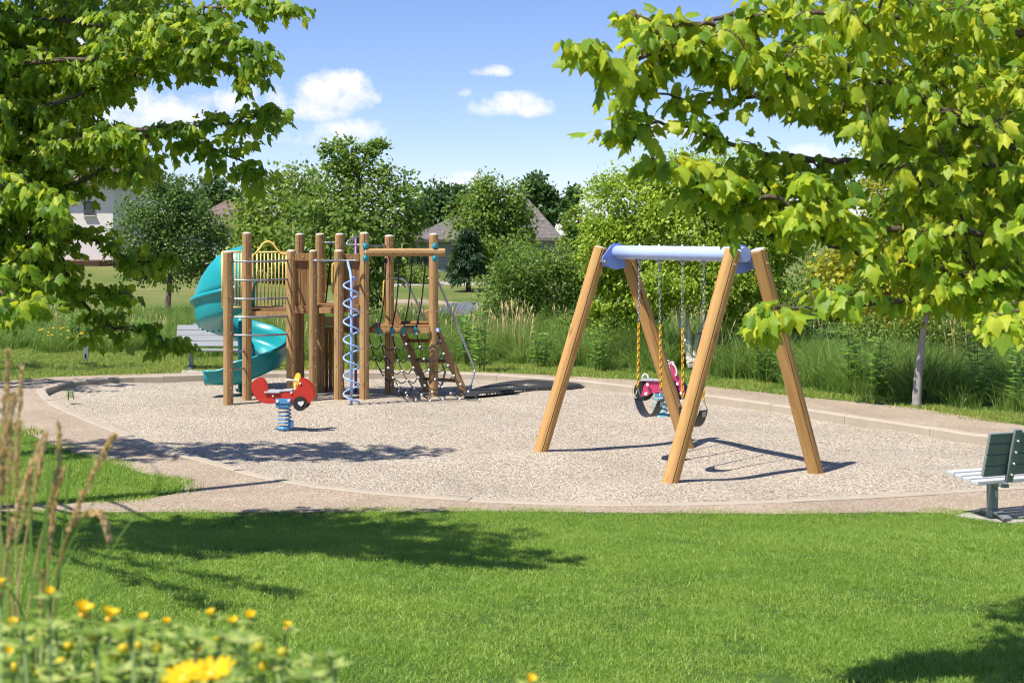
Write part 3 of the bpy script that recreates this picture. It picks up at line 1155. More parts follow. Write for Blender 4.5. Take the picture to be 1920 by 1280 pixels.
railing(417, 453, dF + .12, 472, 576, 7)
railing(482, 537, dB + .05, 473, 574, 9)
arch = [at(452, 479, dF + .2), at(474, 478, dF + .35), at(484, 470, dF + .45), at(494, 457, dF + .5), at(502, 453.5, dF + .5), at(510, 456, dF + .5), at(520, 468, dF + .5), at(528, 476, dF + .5), at(540, 476, dF + .5)]
mb = MB(); mb.tube(smooth_closed(arch, 4, False), .02, 8); mb.build('arch_rail', 'yellow_paint', ps)
mb = MB(); mb.tube(smooth_closed([at(474, 478, dF + .3), at(474, 500, dF + .3), at(474, 530, dF + .3), at(471, 546, dF + .3), at(466, 553, dF + .25)], 4, False), .017, 8); mb.build('hand_loop', 'yellow_paint', ps)


def d_handle(px, py0, py1, d, out):
    pts = [at(px - out, py0, d + .05), at(px, py0 + 2, d), at(px + out * .3, py0 + 10, d - .01), at(px + out * .3, py1 - 10, d - .01), at(px, py1 - 2, d), at(px - out, py1, d + .05)]
    mb = MB(); mb.tube(smooth_closed(pts, 4, False), .017, 8); mb.build('grab_handle', 'yellow_paint', ps)


d_handle(608, 493, 551, dB - .12, 5)
d_handle(625, 493, 551, dF + .05, -5)
d_handle(721, 525, 583, P[10].y - .05, -5)

# grey pipes
pipes = [[at(587, 489, P[5].y - .08), at(640, 488.5, P[7].y - .1), at(671, 488.5, P[7].y - .1)],
         [at(606, 455, dB), at(634, 455, dB)],
         [at(676, 459, P[9].y + .1), at(653, 459, P[9].y + .25), at(651, 455, P[9].y + .3), at(656, 450, P[9].y + .35), at(668, 443.5, P[9].y + .5), at(673, 444, P[9].y + .55)],
         [at(690, 457, P[9].y), at(697, 461, P[9].y + .1), at(724, 461, P[10].y)]]
for pl in pipes:
    mb = MB(); mb.tube(smooth_closed([Vector(p) for p in pl], 4, False), .017, 8); mb.build('pipe', 'grey_pipe', ps)
for pl in ([at(736, 522, P[10].y), at(750, 522, P[10].y + .05), at(762, 530, P[10].y + .08), at(775, 553, P[10].y + .15), at(800, 610, P[10].y + .3), at(832, 690, P[10].y + .5), at(833, 703, P[10].y + .5), at(826, 729, P[10].y + .5)],
           [at(802, 522, P[11].y + .12), at(814, 523, P[11].y + .12), at(822, 530, P[11].y + .12), at(832, 552, P[11].y + .15), at(856, 608, P[11].y + .2), at(887, 684, P[11].y + .2), at(889, 698, P[11].y + .2), at(877, 739, P[11].y + .1)]):
    mb = MB(); mb.tube(smooth_closed([Vector(p) for p in pl], 4, False), .019, 8); mb.build('handrail', 'galvanised', ps)
# purple sliding pole
pp = gp(667, 739)
mb = MB(); mb.tube([pp, (pp.x, pp.y, zat(443, pp.y))], .022, 10); mb.build('sliding_pole', 'purple_paint', ps)
# black climbing rope at the back
mb = MB(); mb.tube(smooth_closed([at(620, 457, dB - .02), at(619, 490, dB - .05), at(613, 545, dB - .1), at(609, 580, dB - .12)], 5, False), .014, 6); mb.ball(at(620, 459, dB - .02), .035, 8, 5, (1, 1, 1.4)); mb.build('rope', 'rope_black', ps)

# blue corkscrew climber
bp = gp(659, 760)
ztop = zat(517, bp.y)
mb = MB()
pts = [at(652, 490, P[7].y - .1), at(654, 500, P[7].y - .25), at(657, 510, bp.y + .1), Vector((bp.x, bp.y, ztop - .1)), Vector((bp.x, bp.y, -.05))]
mb.tube([pts[0], pts[1], pts[2], pts[3], pts[3].lerp(pts[4], .5), pts[4]], .021, 10)
ck = mb.build('climber_pole', 'blue_pole', ps)
mb = MB()
hel = []
turns = 7
z_a, z_b = zat(519, bp.y), .03
for k in range(turns * 16 + 1):
    a = 2 * math.pi * k / 16
    t = k / (turns * 16)
    rr = .125 if .02 < t else .125 * t / .02
    hel.append(Vector((bp.x + math.cos(a + .3) * rr, bp.y + math.sin(a + .3) * rr, z_a + (z_b - z_a) * t)))
mb.tube(hel, .015, 7)
mb.build('corkscrew', 'blue_pole', ck)

# log beam with clamps, hanging ropes
db = P[9].y - .15
zb = zat(473, db)
xl, xr = xat(686, db), xat(835, db)
lb = local_mesh_obj('log_beam', log_mesh(xr - xl, .064, bury=.001), 'post_wood', ps, frame_from((xl, db, zb), (xr, db, zb), Vector((0, -1, .3))))
q = MB(); q.ball((xl - .003, db, zb), .064, 16, 8, (.25, 1, 1)); q.build('end_cap', 'white_plastic', ps)
q = MB()
for k in range(8):
    q.tube([(xl + .12 + k * .16, db - .062, zb + .012), (xl + .12 + k * .16, db - .071, zb + .012)], .012, 8)
q.build('bolts', 'brass_bolt', ps)['kind'] = 'stuff'
for xx, dd_ in ((P[9].x + .035, P[9].y), (P[11].x + .06, P[11].y)):
    for sg in (1, -1):
        q = MB()
        q.box((xx, db + .02, zb + sg * .105), (.075, .15, .09), None, .02)
        q.ball((xx, db - .035, zb + sg * .095), .045, 10, 6, (.9, .8, 1.1))
        q.build('clamp', 'teal_clamp', ps)
for (xa, xb) in ((724, 711), (749, 735), (773, 757), (798, 780)):
    a = at(xa, 486, db + .02); b = at(xb, 614, d3f - .05)
    mid = a.lerp(b, .6) + Vector((.03, 0, 0))
    q = MB(); q.tube(smooth_closed([a, mid, b], 6, False), .012, 6); rp = q.build('hanging_rope', 'rope_black', ps)
    q = MB(); q.ball(at(xa, 489, db + .02), .035, 8, 6, (.8, .8, 1.5)); q.build('rope_end', 'rope_black', rp)
    q = MB(); q.box(at(xb - .5, 620, d3f - .03), (.06, .06, .13), None, .015); q.build('rope_clamp', 'teal_clamp', rp)
q = MB(); q.ball(at(821, 619, P[11].y - .1), .04, 8, 6); q.build('rope_clamp', 'bracket_blue', ps)

# climbing net
tops_px = [(690, 624), (713, 628), (736, 628), (758, 628), (781, 626), (821, 621)]
bots_px = [(764, 742), (780, 750), (806, 751), (830, 749), (862, 748), (899, 749)]
rows = 7
grid = []
for (tx, ty), (bx, by) in zip(tops_px, bots_px):
    a = at(tx, ty, d3f - .06); b = gp(bx, by, .02)
    colp = []
    for k in range(rows + 1):
        t = k / rows
        p = a.lerp(b, t)
        p.z -= .16 * math.sin(math.pi * t) * .9
        p.x -= .10 * math.sin(math.pi * t)
        colp.append(p)
    grid.append(colp)
for colp in grid:
    q = MB(); q.tube(smooth_closed(colp, 3, False), .0095, 6); q.build('net_rope', 'rope_black', ps)
for k in range(1, rows + 1):
    pl = []
    for i, colp in enumerate(grid):
        pl.append(colp[k] if i % 2 == 0 or k == rows else colp[k].lerp(colp[k - 1], .28))
        if i < len(grid) - 1:
            m_ = colp[k].lerp(grid[i + 1][k], .5) + Vector((0, 0, -.045 if k < rows else 0)); m_.z = max(m_.z, .015)
            pl.append(m_)
    q = MB(); q.tube(smooth_closed(pl, 3, False), .0095, 6); q.build('net_rope', 'rope_black', ps)
q = MB()
for i, colp in enumerate(grid):
    for k in range(rows + 1):
        c = colp[k] if i % 2 == 0 or k == rows or k == 0 else colp[k].lerp(colp[k - 1], .28)
        q.ball(c, .021, 7, 5)
q.build('net_connectors', 'white_plastic', ps)['kind'] = 'stuff'

# ladder
la0, la1 = at(737, 580, P[10].y + .3), gp(801, 733)
lb0, lb1 = at(801, 580, P[11].y + .1), gp(871, 737)
for a, b in ((la0, la1), (lb0, lb1)):
    d = (a - b).normalized()
    L = (a - b).length
    mtx = frame_from(b, a, Vector((0, -1, 0)))
    q = MB(); q.box((0, 0, L / 2 - .1), (.125, .07, L + .2), None, .02)
    local_mesh_obj('ladder_rail', q, 'post_wood', ps, mtx)
for t in (.15, .38, .62, .84):
    a, b = la1.lerp(la0, t), lb1.lerp(lb0, t)
    q = MB(); q.tube([a, b], .03, 8); q.build('ladder_rung', 'board_wood', ps)

# ---- teal spiral slide
SCx, SCy = xat(452, 24.35), 24.35
sr = .50
z_s, z_e = 1.42, .17
nst = 64
th0, th1 = R(-62), R(-448)
cen = []


def slide_frame(t):
    """centre point, outward direction, along a parameter 0..1 (helix) and beyond (exit)"""
    th = th0 + (th1 - th0) * min(t, 1)
    o = Vector((math.cos(th), math.sin(th), 0))
    tg = Vector((math.sin(th), -math.cos(th), 0))
    z = z_s + (z_e - z_s) * (min(t, 1) ** 1.05)
    p = Vector((SCx, SCy, z)) + o * sr
    if t > 1:
        p = p + tg * (t - 1) * 2.0
    return p, o, tg


sl = bpy.data.objects.new('slide', None)
COL.objects.link(sl); sl.parent = ps; sl.location = (0, 0, 0); OFF[sl.name] = OFF[ps.name]


def sweep(tlist, profile_fn, material, name, parent, thick=.012):
    mb = MB()
    rows_ = []
    for t in tlist:
        p, o, tg = slide_frame(t)
        rows_.append([p + o * a + Z1 * b for a, b in profile_fn(t)])
    m = len(rows_[0])
    vs = [q for r_ in rows_ for q in r_]
    fs = [(j * m + k, j * m + k + 1, (j + 1) * m + k + 1, (j + 1) * m + k) for j in range(len(rows_) - 1) for k in range(m - 1)]
    mb.add(vs, fs, True)
    me = mb.mesh(name, material)
    ob = link(name, me, parent)
    sd = ob.modifiers.new('thickness', 'SOLIDIFY'); sd.thickness = thick; sd.offset = 0
    return ob


def chute(t):
    ho = (.45 if t < .33 else max(.41, .45 - (t - .33) * 1.5)) if t < 1 else max(.27, .41 - (t - 1) * 1.2)
    hi = .21
    pr = []
    # inner lip, inner wall, round floor, outer wall, outer lip
    pr.append((-.31, hi - .02)); pr.append((-.30, hi)); pr.append((-.275, hi)); pr.append((-.27, hi * .6))
    for k in range(9):
        a = math.pi + math.pi * k / 8
        pr.append((math.cos(a) * .26, .12 + math.sin(a) * .12))
    pr.append((.272, ho * .6)); pr.append((.285, ho)); pr.append((.32, ho)); pr.append((.325, ho - .035))
    return pr


tl = [k / nst for k in range(nst + 1)] + [1 + .05 * k for k in range(1, 6)]
sweep(tl, chute, 'teal_plastic', 'chute', sl)


def hood(t):
    # canopy shell rising from the outer wall, highest at the entry
    s = min(1, t / .34)
    q_ = min(1, max(0, (s - .34) / .66)); q_ = q_ * q_ * (3 - 2 * q_)
    h = 1.12 - .60 * q_
    lean = .34 * (1 - s) + .04
    pr = []
    for k in range(9):
        q = k / 8
        a = q * math.pi / 2
        pr.append((.292 - lean * (1 - math.cos(a)) * 1.1, max(.45, .45 + (h - .45) * math.sin(a))))
    return pr


sweep([k / nst for k in range(0, 23)], hood, 'teal_plastic', 'hood', sl, .014)


def hood_inner(t):
    s = min(1, t / .10)
    h = 1.02 * (1 - s) ** .5 + .20 * s
    return [(-.285 + .02 * k / 6, .18 + (max(h, .2) - .18) * k / 6) for k in range(7)]


sweep([k / nst for k in range(0, 7)], hood_inner, 'teal_plastic', 'hood_side', sl, .014)


def belt(t):
    return [(.29, .42), (.345, .42), (.345, .485), (.29, .485)]


sweep([k / nst for k in range(0, 23)], belt, 'teal_plastic', 'hood_flange', sl, .01)
# bolted joints between chute sections, support post
for t in (.33, .66):
    p, o, tg = slide_frame(t)
    q = MB()
    for a, b in [(c[0] * 1.05, c[1] - .01) for c in chute(t)][3:14]:
        q.ball(p + o * a + Z1 * b, .022, 6, 4)
    q.build('joint_bolts', 'teal_plastic', sl)['kind'] = 'stuff'
p, o, tg = slide_frame(.98)
q = MB(); q.tube([(SCx, SCy, 0), (SCx, SCy, 1.3)], .055, 14); q.build('support_pole', 'teal_plastic', sl)
p, o, tg = slide_frame(1.1)
q = MB(); q.tube([(p.x + .1, p.y, 0), (p.x + .1, p.y, p.z + .01)], .035, 10); q.build('foot_post', 'black_rubber', sl)

# ------------------------------------------------------------------ SPRING RIDERS
def spring(mb, c, z0, z1, r0, r1, turns, wire):
    pts = []
    n = turns * 14
    for k in range(n + 1):
        a = 2 * math.pi * k / 14
        t = k / n
        rr = r0 + (r1 - r0) * t
        pts.append(Vector((c.x + math.cos(a) * rr, c.y + math.sin(a) * rr, z0 + (z1 - z0) * t)))
    mb.tube(pts, wire, 7)


def heart(s):
    return [(math.sin(a) ** 3 * s, (13 * math.cos(a) - 5 * math.cos(2 * a) - 2 * math.cos(3 * a) - math.cos(4 * a)) / 16 * s) for a in [2 * math.pi * k / 20 for k in range(20)]]


def circle(r, n=24): return [(math.cos(2 * math.pi * k / n) * r, math.sin(2 * math.pi * k / n) * r) for k in range(n)]


rb = gp(533, 803)
rid = thing('spring_rider', 'red toy car spring rider with yellow disc and black wheel', 'spring rider', tuple(rb), 'spring riders on the gravel')
S = F / rb.y * 9.14      # zoomed pixels to metres
def rz(x, y): return ((x - 665) / S, (1145 - y) / S)
prof = [(130, 430), (140, 350), (180, 302), (240, 284), (300, 300), (345, 350), (368, 430), (390, 500), (430, 545), (560, 545), (700, 520), (860, 505), (915, 450), (945, 370), (985, 278), (1080, 318), (1150, 380), (1196, 470), (1206, 560),
        (1188, 640), (1130, 692), (1000, 702), (640, 704), (380, 702), (285, 680), (205, 610), (152, 520)]
prof2 = [rz(x, y) for x, y in prof]
ry_ = Vector((.10, 1, 0)).normalized(); rx_ = Vector((1, -.10, 0)).normalized()
for off in (-.11, .11):
    q = MB(); q.prism(prof2, rb + ry_ * off + (rx_ * -.025 if off > 0 else Vector()), rx_, Z1, ry_, .022); q.build('side_panel', 'red_panel', rid)
def rp3(x, y, off=0.0):
    a, b = rz(x, y); return rb + rx_ * a + Z1 * b + ry_ * off
q = MB(); q.prism(circle(122 / S, 28), rp3(985, 698, -.135), rx_, Z1, ry_, .03); wh = q.build('wheel', 'black_rubber', rid)
q = MB(); q.prism(heart(52 / S), rp3(1005, 690, -.156), (rx_ + Z1 * .12).normalized(), (Z1 - rx_ * .12).normalized(), ry_, .012); q.build('hub_heart', 'white_plastic', wh)
q = MB(); q.prism(circle(122 / S, 28), rp3(960, 698, .135), rx_, Z1, ry_, .03); q.build('wheel', 'black_rubber', rid)
q = MB(); q.box(rp3(495, 512), (270 / S, .30, .028), (rx_, ry_, Z1), .012); q.build('seat', 'seat_grey', rid)
q = MB(); q.box(rp3(755, 487), (270 / S, .22, .026), ((rx_ + Z1 * .06).normalized(), ry_, (Z1 - rx_ * .06).normalized()), .012); q.build('foot_board', 'seat_grey', rid)
# oval yellow dash plate, turned towards the seat
nx3 = (rx_ * -.80 - ry_ * .6 + Z1 * .15).normalized(); ax3 = (Z1 + rx_ * .22).normalized(); ax3 = (ax3 - nx3 * ax3.dot(nx3)).normalized(); bx3 = ax3.cross(nx3)
q = MB(); q.prism([(a * .98 * 118 / S, b * 145 / S) for a, b in circle(1, 26)], rp3(890, 335), bx3, ax3, nx3, .022); dp = q.build('dash_plate', 'yellow_panel', rid)
q = MB(); sm = [rp3(890, 335) + nx3 * .014 + bx3 * (math.cos(a) * 62 / S) + ax3 * (math.sin(a) * 62 / S - .02) for a in [math.pi * (1.1 + .8 * k / 10) for k in range(11)]]
q.tube(sm, .005, 5); q.build('smile_groove', 'brass_bolt', dp)
q = MB(); q.tube([rp3(765, 288, -.17), rp3(920, 332, 0), rp3(985, 345, .15)], .016, 8); q.build('handle_bar', 'white_plastic', rid)
q = MB()
for x, y in ((510, 568), (985, 352), (830, 510)):
    q.tube([rp3(x, y, -.12), rp3(x, y, -.136)], 18 / S, 10)
q.build('bolts', 'white_plastic', rid)['kind'] = 'stuff'
q = MB(); q.box(rp3(690, 658, -.128), (275 / S, .012, 85 / S), (rx_, ry_, Z1), .004); q.box(rp3(690, 658, .128), (275 / S, .012, 85 / S), (rx_, ry_, Z1), .004)
q.box(rp3(665, 735), (235 / S, .24, 70 / S), (rx_, ry_, Z1), .01)
bk = q.build('bracket', 'spring_blue', rid)
q = MB()
for x, y in ((592, 655), (788, 645)):
    q.tube([rp3(x, y, -.134), rp3(x, y, -.145)], 24 / S, 12)
q.build('bolts', 'white_plastic', bk)['kind'] = 'stuff'
q = MB(); spring(q, rp3(672, 700), .05, (1145 - 770) / S, 112 / S, 98 / S, 5, .0105); q.build('spring', 'spring_blue', rid)
q = MB(); q.tube([rb + Vector((0, 0, -.02)), rb + Vector((0, 0, .03))], .09, 18); q.box(rb + Vector((.09, 0, .06)), (.07, .09, .10), None, .008); q.build('base', 'spring_blue', rid)

# pink motorcycle rider
kb = gp(1238, 784)
pk = thing('spring_rider', 'pink motorcycle spring rider with black wheels behind the swings', 'spring rider', tuple(kb), 'spring riders on the gravel')
S2 = F / kb.y * 5.335
ky = Vector((.12, 1, 0)).normalized(); kx = Vector((1, -.12, 0)).normalized()
def kp(x, y, off=0.0): return kb + kx * ((x - 418) / S2) + Z1 * ((1098 - y) / S2) + ky * off
for cx_, cy_, r_ in ((255, 822, 100), (600, 812, 98)):
    q = MB(); q.prism(circle(r_ / S2, 28), kp(cx_, cy_), kx, Z1, ky, .06); wh = q.build('wheel', 'black_rubber', pk)
def kprof(pts): return [((x - 418) / S2, (1098 - y) / S2) for x, y in pts]
for off in (-.075, .075):
    q = MB(); q.prism(kprof([(228, 872), (262, 745), (300, 722), (360, 722), (470, 722), (545, 716), (580, 790), (600, 862), (560, 850), (500, 835), (420, 835), (330, 838), (290, 868)]), kb + ky * off, kx, Z1, ky, .022)
    q.build('body_panel', 'pink_panel', pk)
for off, sx in ((-.10, 48), (.10, 0)):
    pts = [(468, 580), (462, 548), (472, 526), (492, 518), (510, 528), (520, 555), (548, 640), (600, 760), (622, 835), (590, 862), (560, 800), (520, 700), (480, 630)]
    q = MB(); q.prism(kprof([(x + sx * .95, y) for x, y in pts]), kb + ky * off, kx, Z1, ky, .022); hp = q.build('fork_panel', 'pink_panel', pk)
    q = MB()
    rim = [kp(x + sx * .95, y, off - .014) for x, y in ((480, 640), (468, 590), (466, 550), (492, 524), (512, 540))]
    q.tube(smooth_closed(rim, 3, False), .008, 6); q.build('edge_trim', 'white_plastic', hp)
q = MB(); q.tube([kp(x, y, -.13) for x, y in ((535, 540), (562, 565), (582, 610), (580, 650), (566, 664))], .013, 8); q.build('handle', 'white_plastic', pk)
q = MB(); q.tube([kp(x, y) for x, y in ((238, 715), (244, 675), (262, 656), (284, 664), (298, 690), (304, 716))], .013, 8); q.build('back_handle', 'white_plastic', pk)
q = MB(); q.box(kp(290, 714), (130 / S2, .22, .024), (kx, ky, Z1), .01); q.build('seat', 'seat_grey', pk)
q = MB(); q.box(kp(450, 716), (190 / S2, .22, .024), (kx, ky, Z1), .01); q.build('tank_board', 'seat_grey', pk)
q = MB()
for x, y in ((292, 752), (520, 655), (588, 742), (492, 545)):
    q.tube([kp(x, y, -.112), kp(x, y, -.13)], 15 / S2, 10)
q.build('bolts', 'white_plastic', pk)['kind'] = 'stuff'
for x, y in ((280, 842), (628, 830)):
    q = MB(); q.tube([kp(x, y, -.22), kp(x, y, .22)], .018, 8); q.ball(kp(x, y, -.22), .026, 8, 6); q.build('foot_peg', 'white_plastic', pk)
q = MB(); q.box(kp(418, 862), (.16, .2, .05), (kx, ky, Z1), .01); q.build('bracket', 'spring_blue', pk)
q = MB(); spring(q, kp(418, 1000), .05, (1098 - 880) / S2, .105, .095, 4, .014); q.build('spring', 'spring_cyan', pk)
q = MB(); q.tube([kb + Vector((0, 0, -.02)), kb + Vector((0, 0, .045))], .115, 18); q.build('base', 'spring_cyan', pk)

# ------------------------------------------------------------------ BENCHES
def bench(label, origin, X, length, colors, legs, base_z):
    """X along the bench, seat faces Fd; origin: left end (seen from behind or front) on the ground"""
    X = X.normalized(); Fd = Vector((-X.y, X.x, 0))
    bn = thing('park_bench', label, 'bench', (origin.x, origin.y, base_z), 'slatted park benches')
    O = Vector((origin.x, origin.y, base_z))
    up = (Z1 * .97 - Fd * .25).normalized()
    nb = Fd * .97 + Z1 * .25
    nb.normalize()
    # back slats
    for k in range(4):
        c = O + X * (length / 2) + Z1 * .41 - Fd * .02 + up * (.055 + .105 * k)
        q = MB(); q.box(c, (length, .034, .097), (X, nb, up), .006); sl_ = q.build('back_slat', colors[0], bn)
    # seat slats
    for k in range(4):
        c = O + X * (length / 2) + Fd * (.085 + .108 * k) + Z1 * (.345 + .012 * k)
        q = MB(); q.box(c, (length, .10, .034), (X, Fd, Z1), .006); q.build('seat_slat', colors[1], bn)
    for s in legs:
        b = O + X * s + Fd * .16
        q = MB()
        q.box(b + Z1 * .16, (.075, .075, .32), (X, Fd, Z1), .008)
        lg = q.build('leg', 'leg_metal', bn)
        q = MB()
        arm = [b - Fd * .20 + Z1 * .02, b - Fd * .1 + Z1 * .055, b + Z1 * .065, b + Fd * .1 + Z1 * .055, b + Fd * .20 + Z1 * .02]
        for i in range(4):
            m_ = (arm[i] + arm[i + 1]) / 2; dv_ = (arm[i + 1] - arm[i]); q.box(m_, (.09, dv_.length + .01, .022), (X, dv_.normalized(), X.cross(dv_.normalized())))
        q.build('foot', 'leg_metal', lg)
        q = MB()
        q.box(b + Z1 * .313 + Fd * .04, (.06, .46, .03), (X, Fd, Z1), .004)
        pbk = O + X * s - Fd * .05
        q.box(pbk + Z1 * .36 + up * .25 - Fd * .004, (.075, .03, .50), (X, nb, up), .004)
        br = q.build('support_arm', 'leg_metal', bn)
        q = MB()
        for k in range(4):
            c = pbk - nb * .02 + Z1 * .36 + up * (.075 + .108 * k)
            q.tube([c, c - nb * .022], .009, 8)
        q.build('bolts', 'white_plastic', br)['kind'] = 'stuff'
        q = MB(); q.box(b - Fd * .041 + Z1 * .22 + X * .012, (.04, .004, .06), (X, Fd, Z1)); q.build('sticker', 'bench_pale', lg)
    return bn


bo = gp(333, 693, ZP)
bench('grey slatted bench on the far path behind the slide', bo + Vector((1.76, .25, 0)), Vector((-1, .0, 0)), 1.85, ('bench_grey', 'bench_grey'), (.35, 1.52), ZP + .012)
bo = at(1838, 950, 12.75)
bench('grey-green slatted bench seen from behind at the right edge', Vector((bo.x, bo.y, 0)), Vector((.93, .37, 0)), 1.85, ('bench_green', 'bench_pale'), (.27, 1.5), ZP + .012)

# small marker on the far lawn
mk = gp(161, 680, ZP)
q = MB(); q.box((mk.x, mk.y, ZP + .08), (.035, .03, .2)); q.prism([(-.05, .1), (.04, .08), (.07, .28), (.05, .38), (-.02, .36), (-.06, .24)], Vector((mk.x, mk.y, ZP)), X1, Z1, Y1, .03)
tag(q.build('lawn_marker', 'bench_green'), 'small dark green marker post on the far left lawn', 'marker')

# ------------------------------------------------------------------ HOUSES
def hip_roof(mb, x0, x1, y0, y1, ze, zr, over=.5):
    x0 -= over; x1 += over; y0 -= over; y1 += over
    h = (y1 - y0) / 2
    ins_ = min(h, (x1 - x0) / 2 - .05)
    ym = (y0 + y1) / 2
    vs = [(x0, y0, ze), (x1, y0, ze), (x1, y1, ze), (x0, y1, ze), (x0 + ins_, ym, zr), (x1 - ins_, ym, zr), (x0, y0, ze - .18), (x1, y0, ze - .18), (x1, y1, ze - .18), (x0, y1, ze - .18)]
    fs = [(0, 1, 5, 4), (1, 2, 5), (2, 3, 4, 5), (3, 0, 4), (0, 6, 7, 1), (1, 7, 8, 2), (2, 8, 9, 3), (3, 9, 6, 0), (6, 9, 8, 7)]
    mb.add(vs, fs)


def house_window(h, x, y, z, w, ht, mullions=1):
    q = MB(); q.box((x, y - .03, z), (w + .16, .08, ht + .16), None, .01); fr = q.build('window', 'trim_dark', h)
    n = mullions + 1
    for k in range(n):
        q = MB(); q.box((x - w / 2 + w * (k + .5) / n, y - .075, z), (w / n - .05, .02, ht)); q.build('pane', 'window_glass', fr)
    q = MB(); q.box((x, y - .1, z - ht / 2 - .1), (w + .26, .14, .05)); q.build('sill', 'trim_white', fr)


D = 98.0
hs = F / D
hx = lambda px: (px - 960) / hs
hz = lambda py: EYE - (py - HOR) / hs
gh = thing('grey_house', 'grey sided house with weathered shake hip roofs behind the trees', 'house', (hx(900), D, 0))
q = MB(); q.box(((hx(768) + hx(1042)) / 2, D + 6, hz(452) / 2), (hx(1042) - hx(768), 11.5, hz(452))); q.build('wall', 'siding', gh)
q = MB(); hip_roof(q, hx(768), hx(935), D + .2, D + 8, hz(449), hz(403), .5); rf = q.build('roof', 'roof_shake', gh)
q = MB(); hip_roof(q, hx(940), hx(1042), D + .1, D + 5.5, hz(446), hz(372), .5); q.build('roof', 'roof_shake', gh)
q = MB(); q.box((hx(852), D - .42, hz(452) + .05), (hx(940) - hx(760), .12, .12)); q.build('gutter', 'trim_dark', rf)
house_window(gh, hx(782), D + .2, hz(490), 1.3, 1.0, 2)
house_window(gh, hx(866), D + .2, hz(487), 1.3, 1.2, 1)
house_window(gh, hx(1020), D + .2, hz(487), 1.5, 1.2, 1)

D = 78.0
hs = F / D
sh_ = thing('pale_house', 'pale cream stucco house half hidden by the left maple', 'house', (hx(60), D, .6))
q = MB(); q.box(((hx(-420) + hx(212)) / 2, D + 5, hz(345) / 2 + .2), (hx(212) - hx(-420), 10, hz(345))); q.build('wall', 'stucco', sh_)
q = MB(); hip_roof(q, hx(-420), hx(212), D, D + 10, hz(345) + .2, hz(220), .6); q.build('roof', 'roof_brown', sh_)
house_window(sh_, hx(168), D, hz(391), .45, .6, 0)
q = MB()
bed_p = [(hx(60), D - 3.5), (hx(140), D - 3.8), (hx(215), D - 3), (hx(250), D - 1.0), (hx(235), D + .8), (hx(60), D + .5)]
q.prism([(x, y) for x, y in bed_p], Vector((0, 0, gz(hx(160), D - 2) - .05)), X1, Y1, Z1, .5)
tag(q.build('mulch_bed', 'mulch'), kind='structure')

D = 120.0
hs = F / D
bh = thing('brown_roof_house', 'distant house showing a pinkish brown roof between trees', 'house', (hx(420), D, 0))
q = MB(); q.box((hx(400), D + 5, hz(425) / 2), (hx(470) - hx(330), 9, hz(425))); q.build('wall', 'stucco', bh)
q = MB(); hip_roof(q, hx(340), hx(470), D + .5, D + 9.5, hz(425), hz(372), .6); q.build('roof', 'roof_brown', bh)

# ------------------------------------------------------------------ FOLIAGE
LEAF_MAPLE = np.array([(0, .36, 0), (0, 0, 0), (.20, -.03, 0), (.36, .14, 0), (.33, .28, 0), (.47, .60, 0), (.28, .56, 0), (.19, .74, 0), (0, 1.05, 0),
                       (-.19, .74, 0), (-.28, .56, 0), (-.47, .60, 0), (-.33, .28, 0), (-.36, .14, 0), (-.20, -.03, 0)], float)
LEAF_MAPLE[:, 2] = -.22 * np.abs(LEAF_MAPLE[:, 0]) ** 1.2 * 1.4 - .16 * (LEAF_MAPLE[:, 1] - .3) ** 2 + .10
LEAF_MAPLE_F = [(0, i, i + 1) for i in range(1, 14)] + [(0, 14, 1)]
LEAF_OVAL = np.array([(0, 0, 0), (.30, .38, -.06), (0, .5, .04), (-.30, .38, -.06), (0, 1, -.08)], float)
LEAF_OVAL_F = [(0, 1, 2), (0, 2, 3), (1, 4, 2), (2, 4, 3)]
LEAF_DIA = np.array([(0, 0, 0), (.36, .45, -.07), (0, 1, 0), (-.36, .45, -.07)], float)
LEAF_DIA_F = [(0, 1, 2), (0, 2, 3)]
LEAF_LONG = np.array([(0, 0, 0), (.13, .35, .02), (0, 1, -.16), (-.13, .35, .02)], float)


def unit(a):
    return a / np.maximum(np.linalg.norm(a, axis=-1, keepdims=True), 1e-9)


def leaf_frames(axis, nrm):
    a = unit(axis)
    n = nrm - (nrm * a).sum(-1, keepdims=True) * a
    n = unit(n)
    x = np.cross(a, n)
    return x, a, n


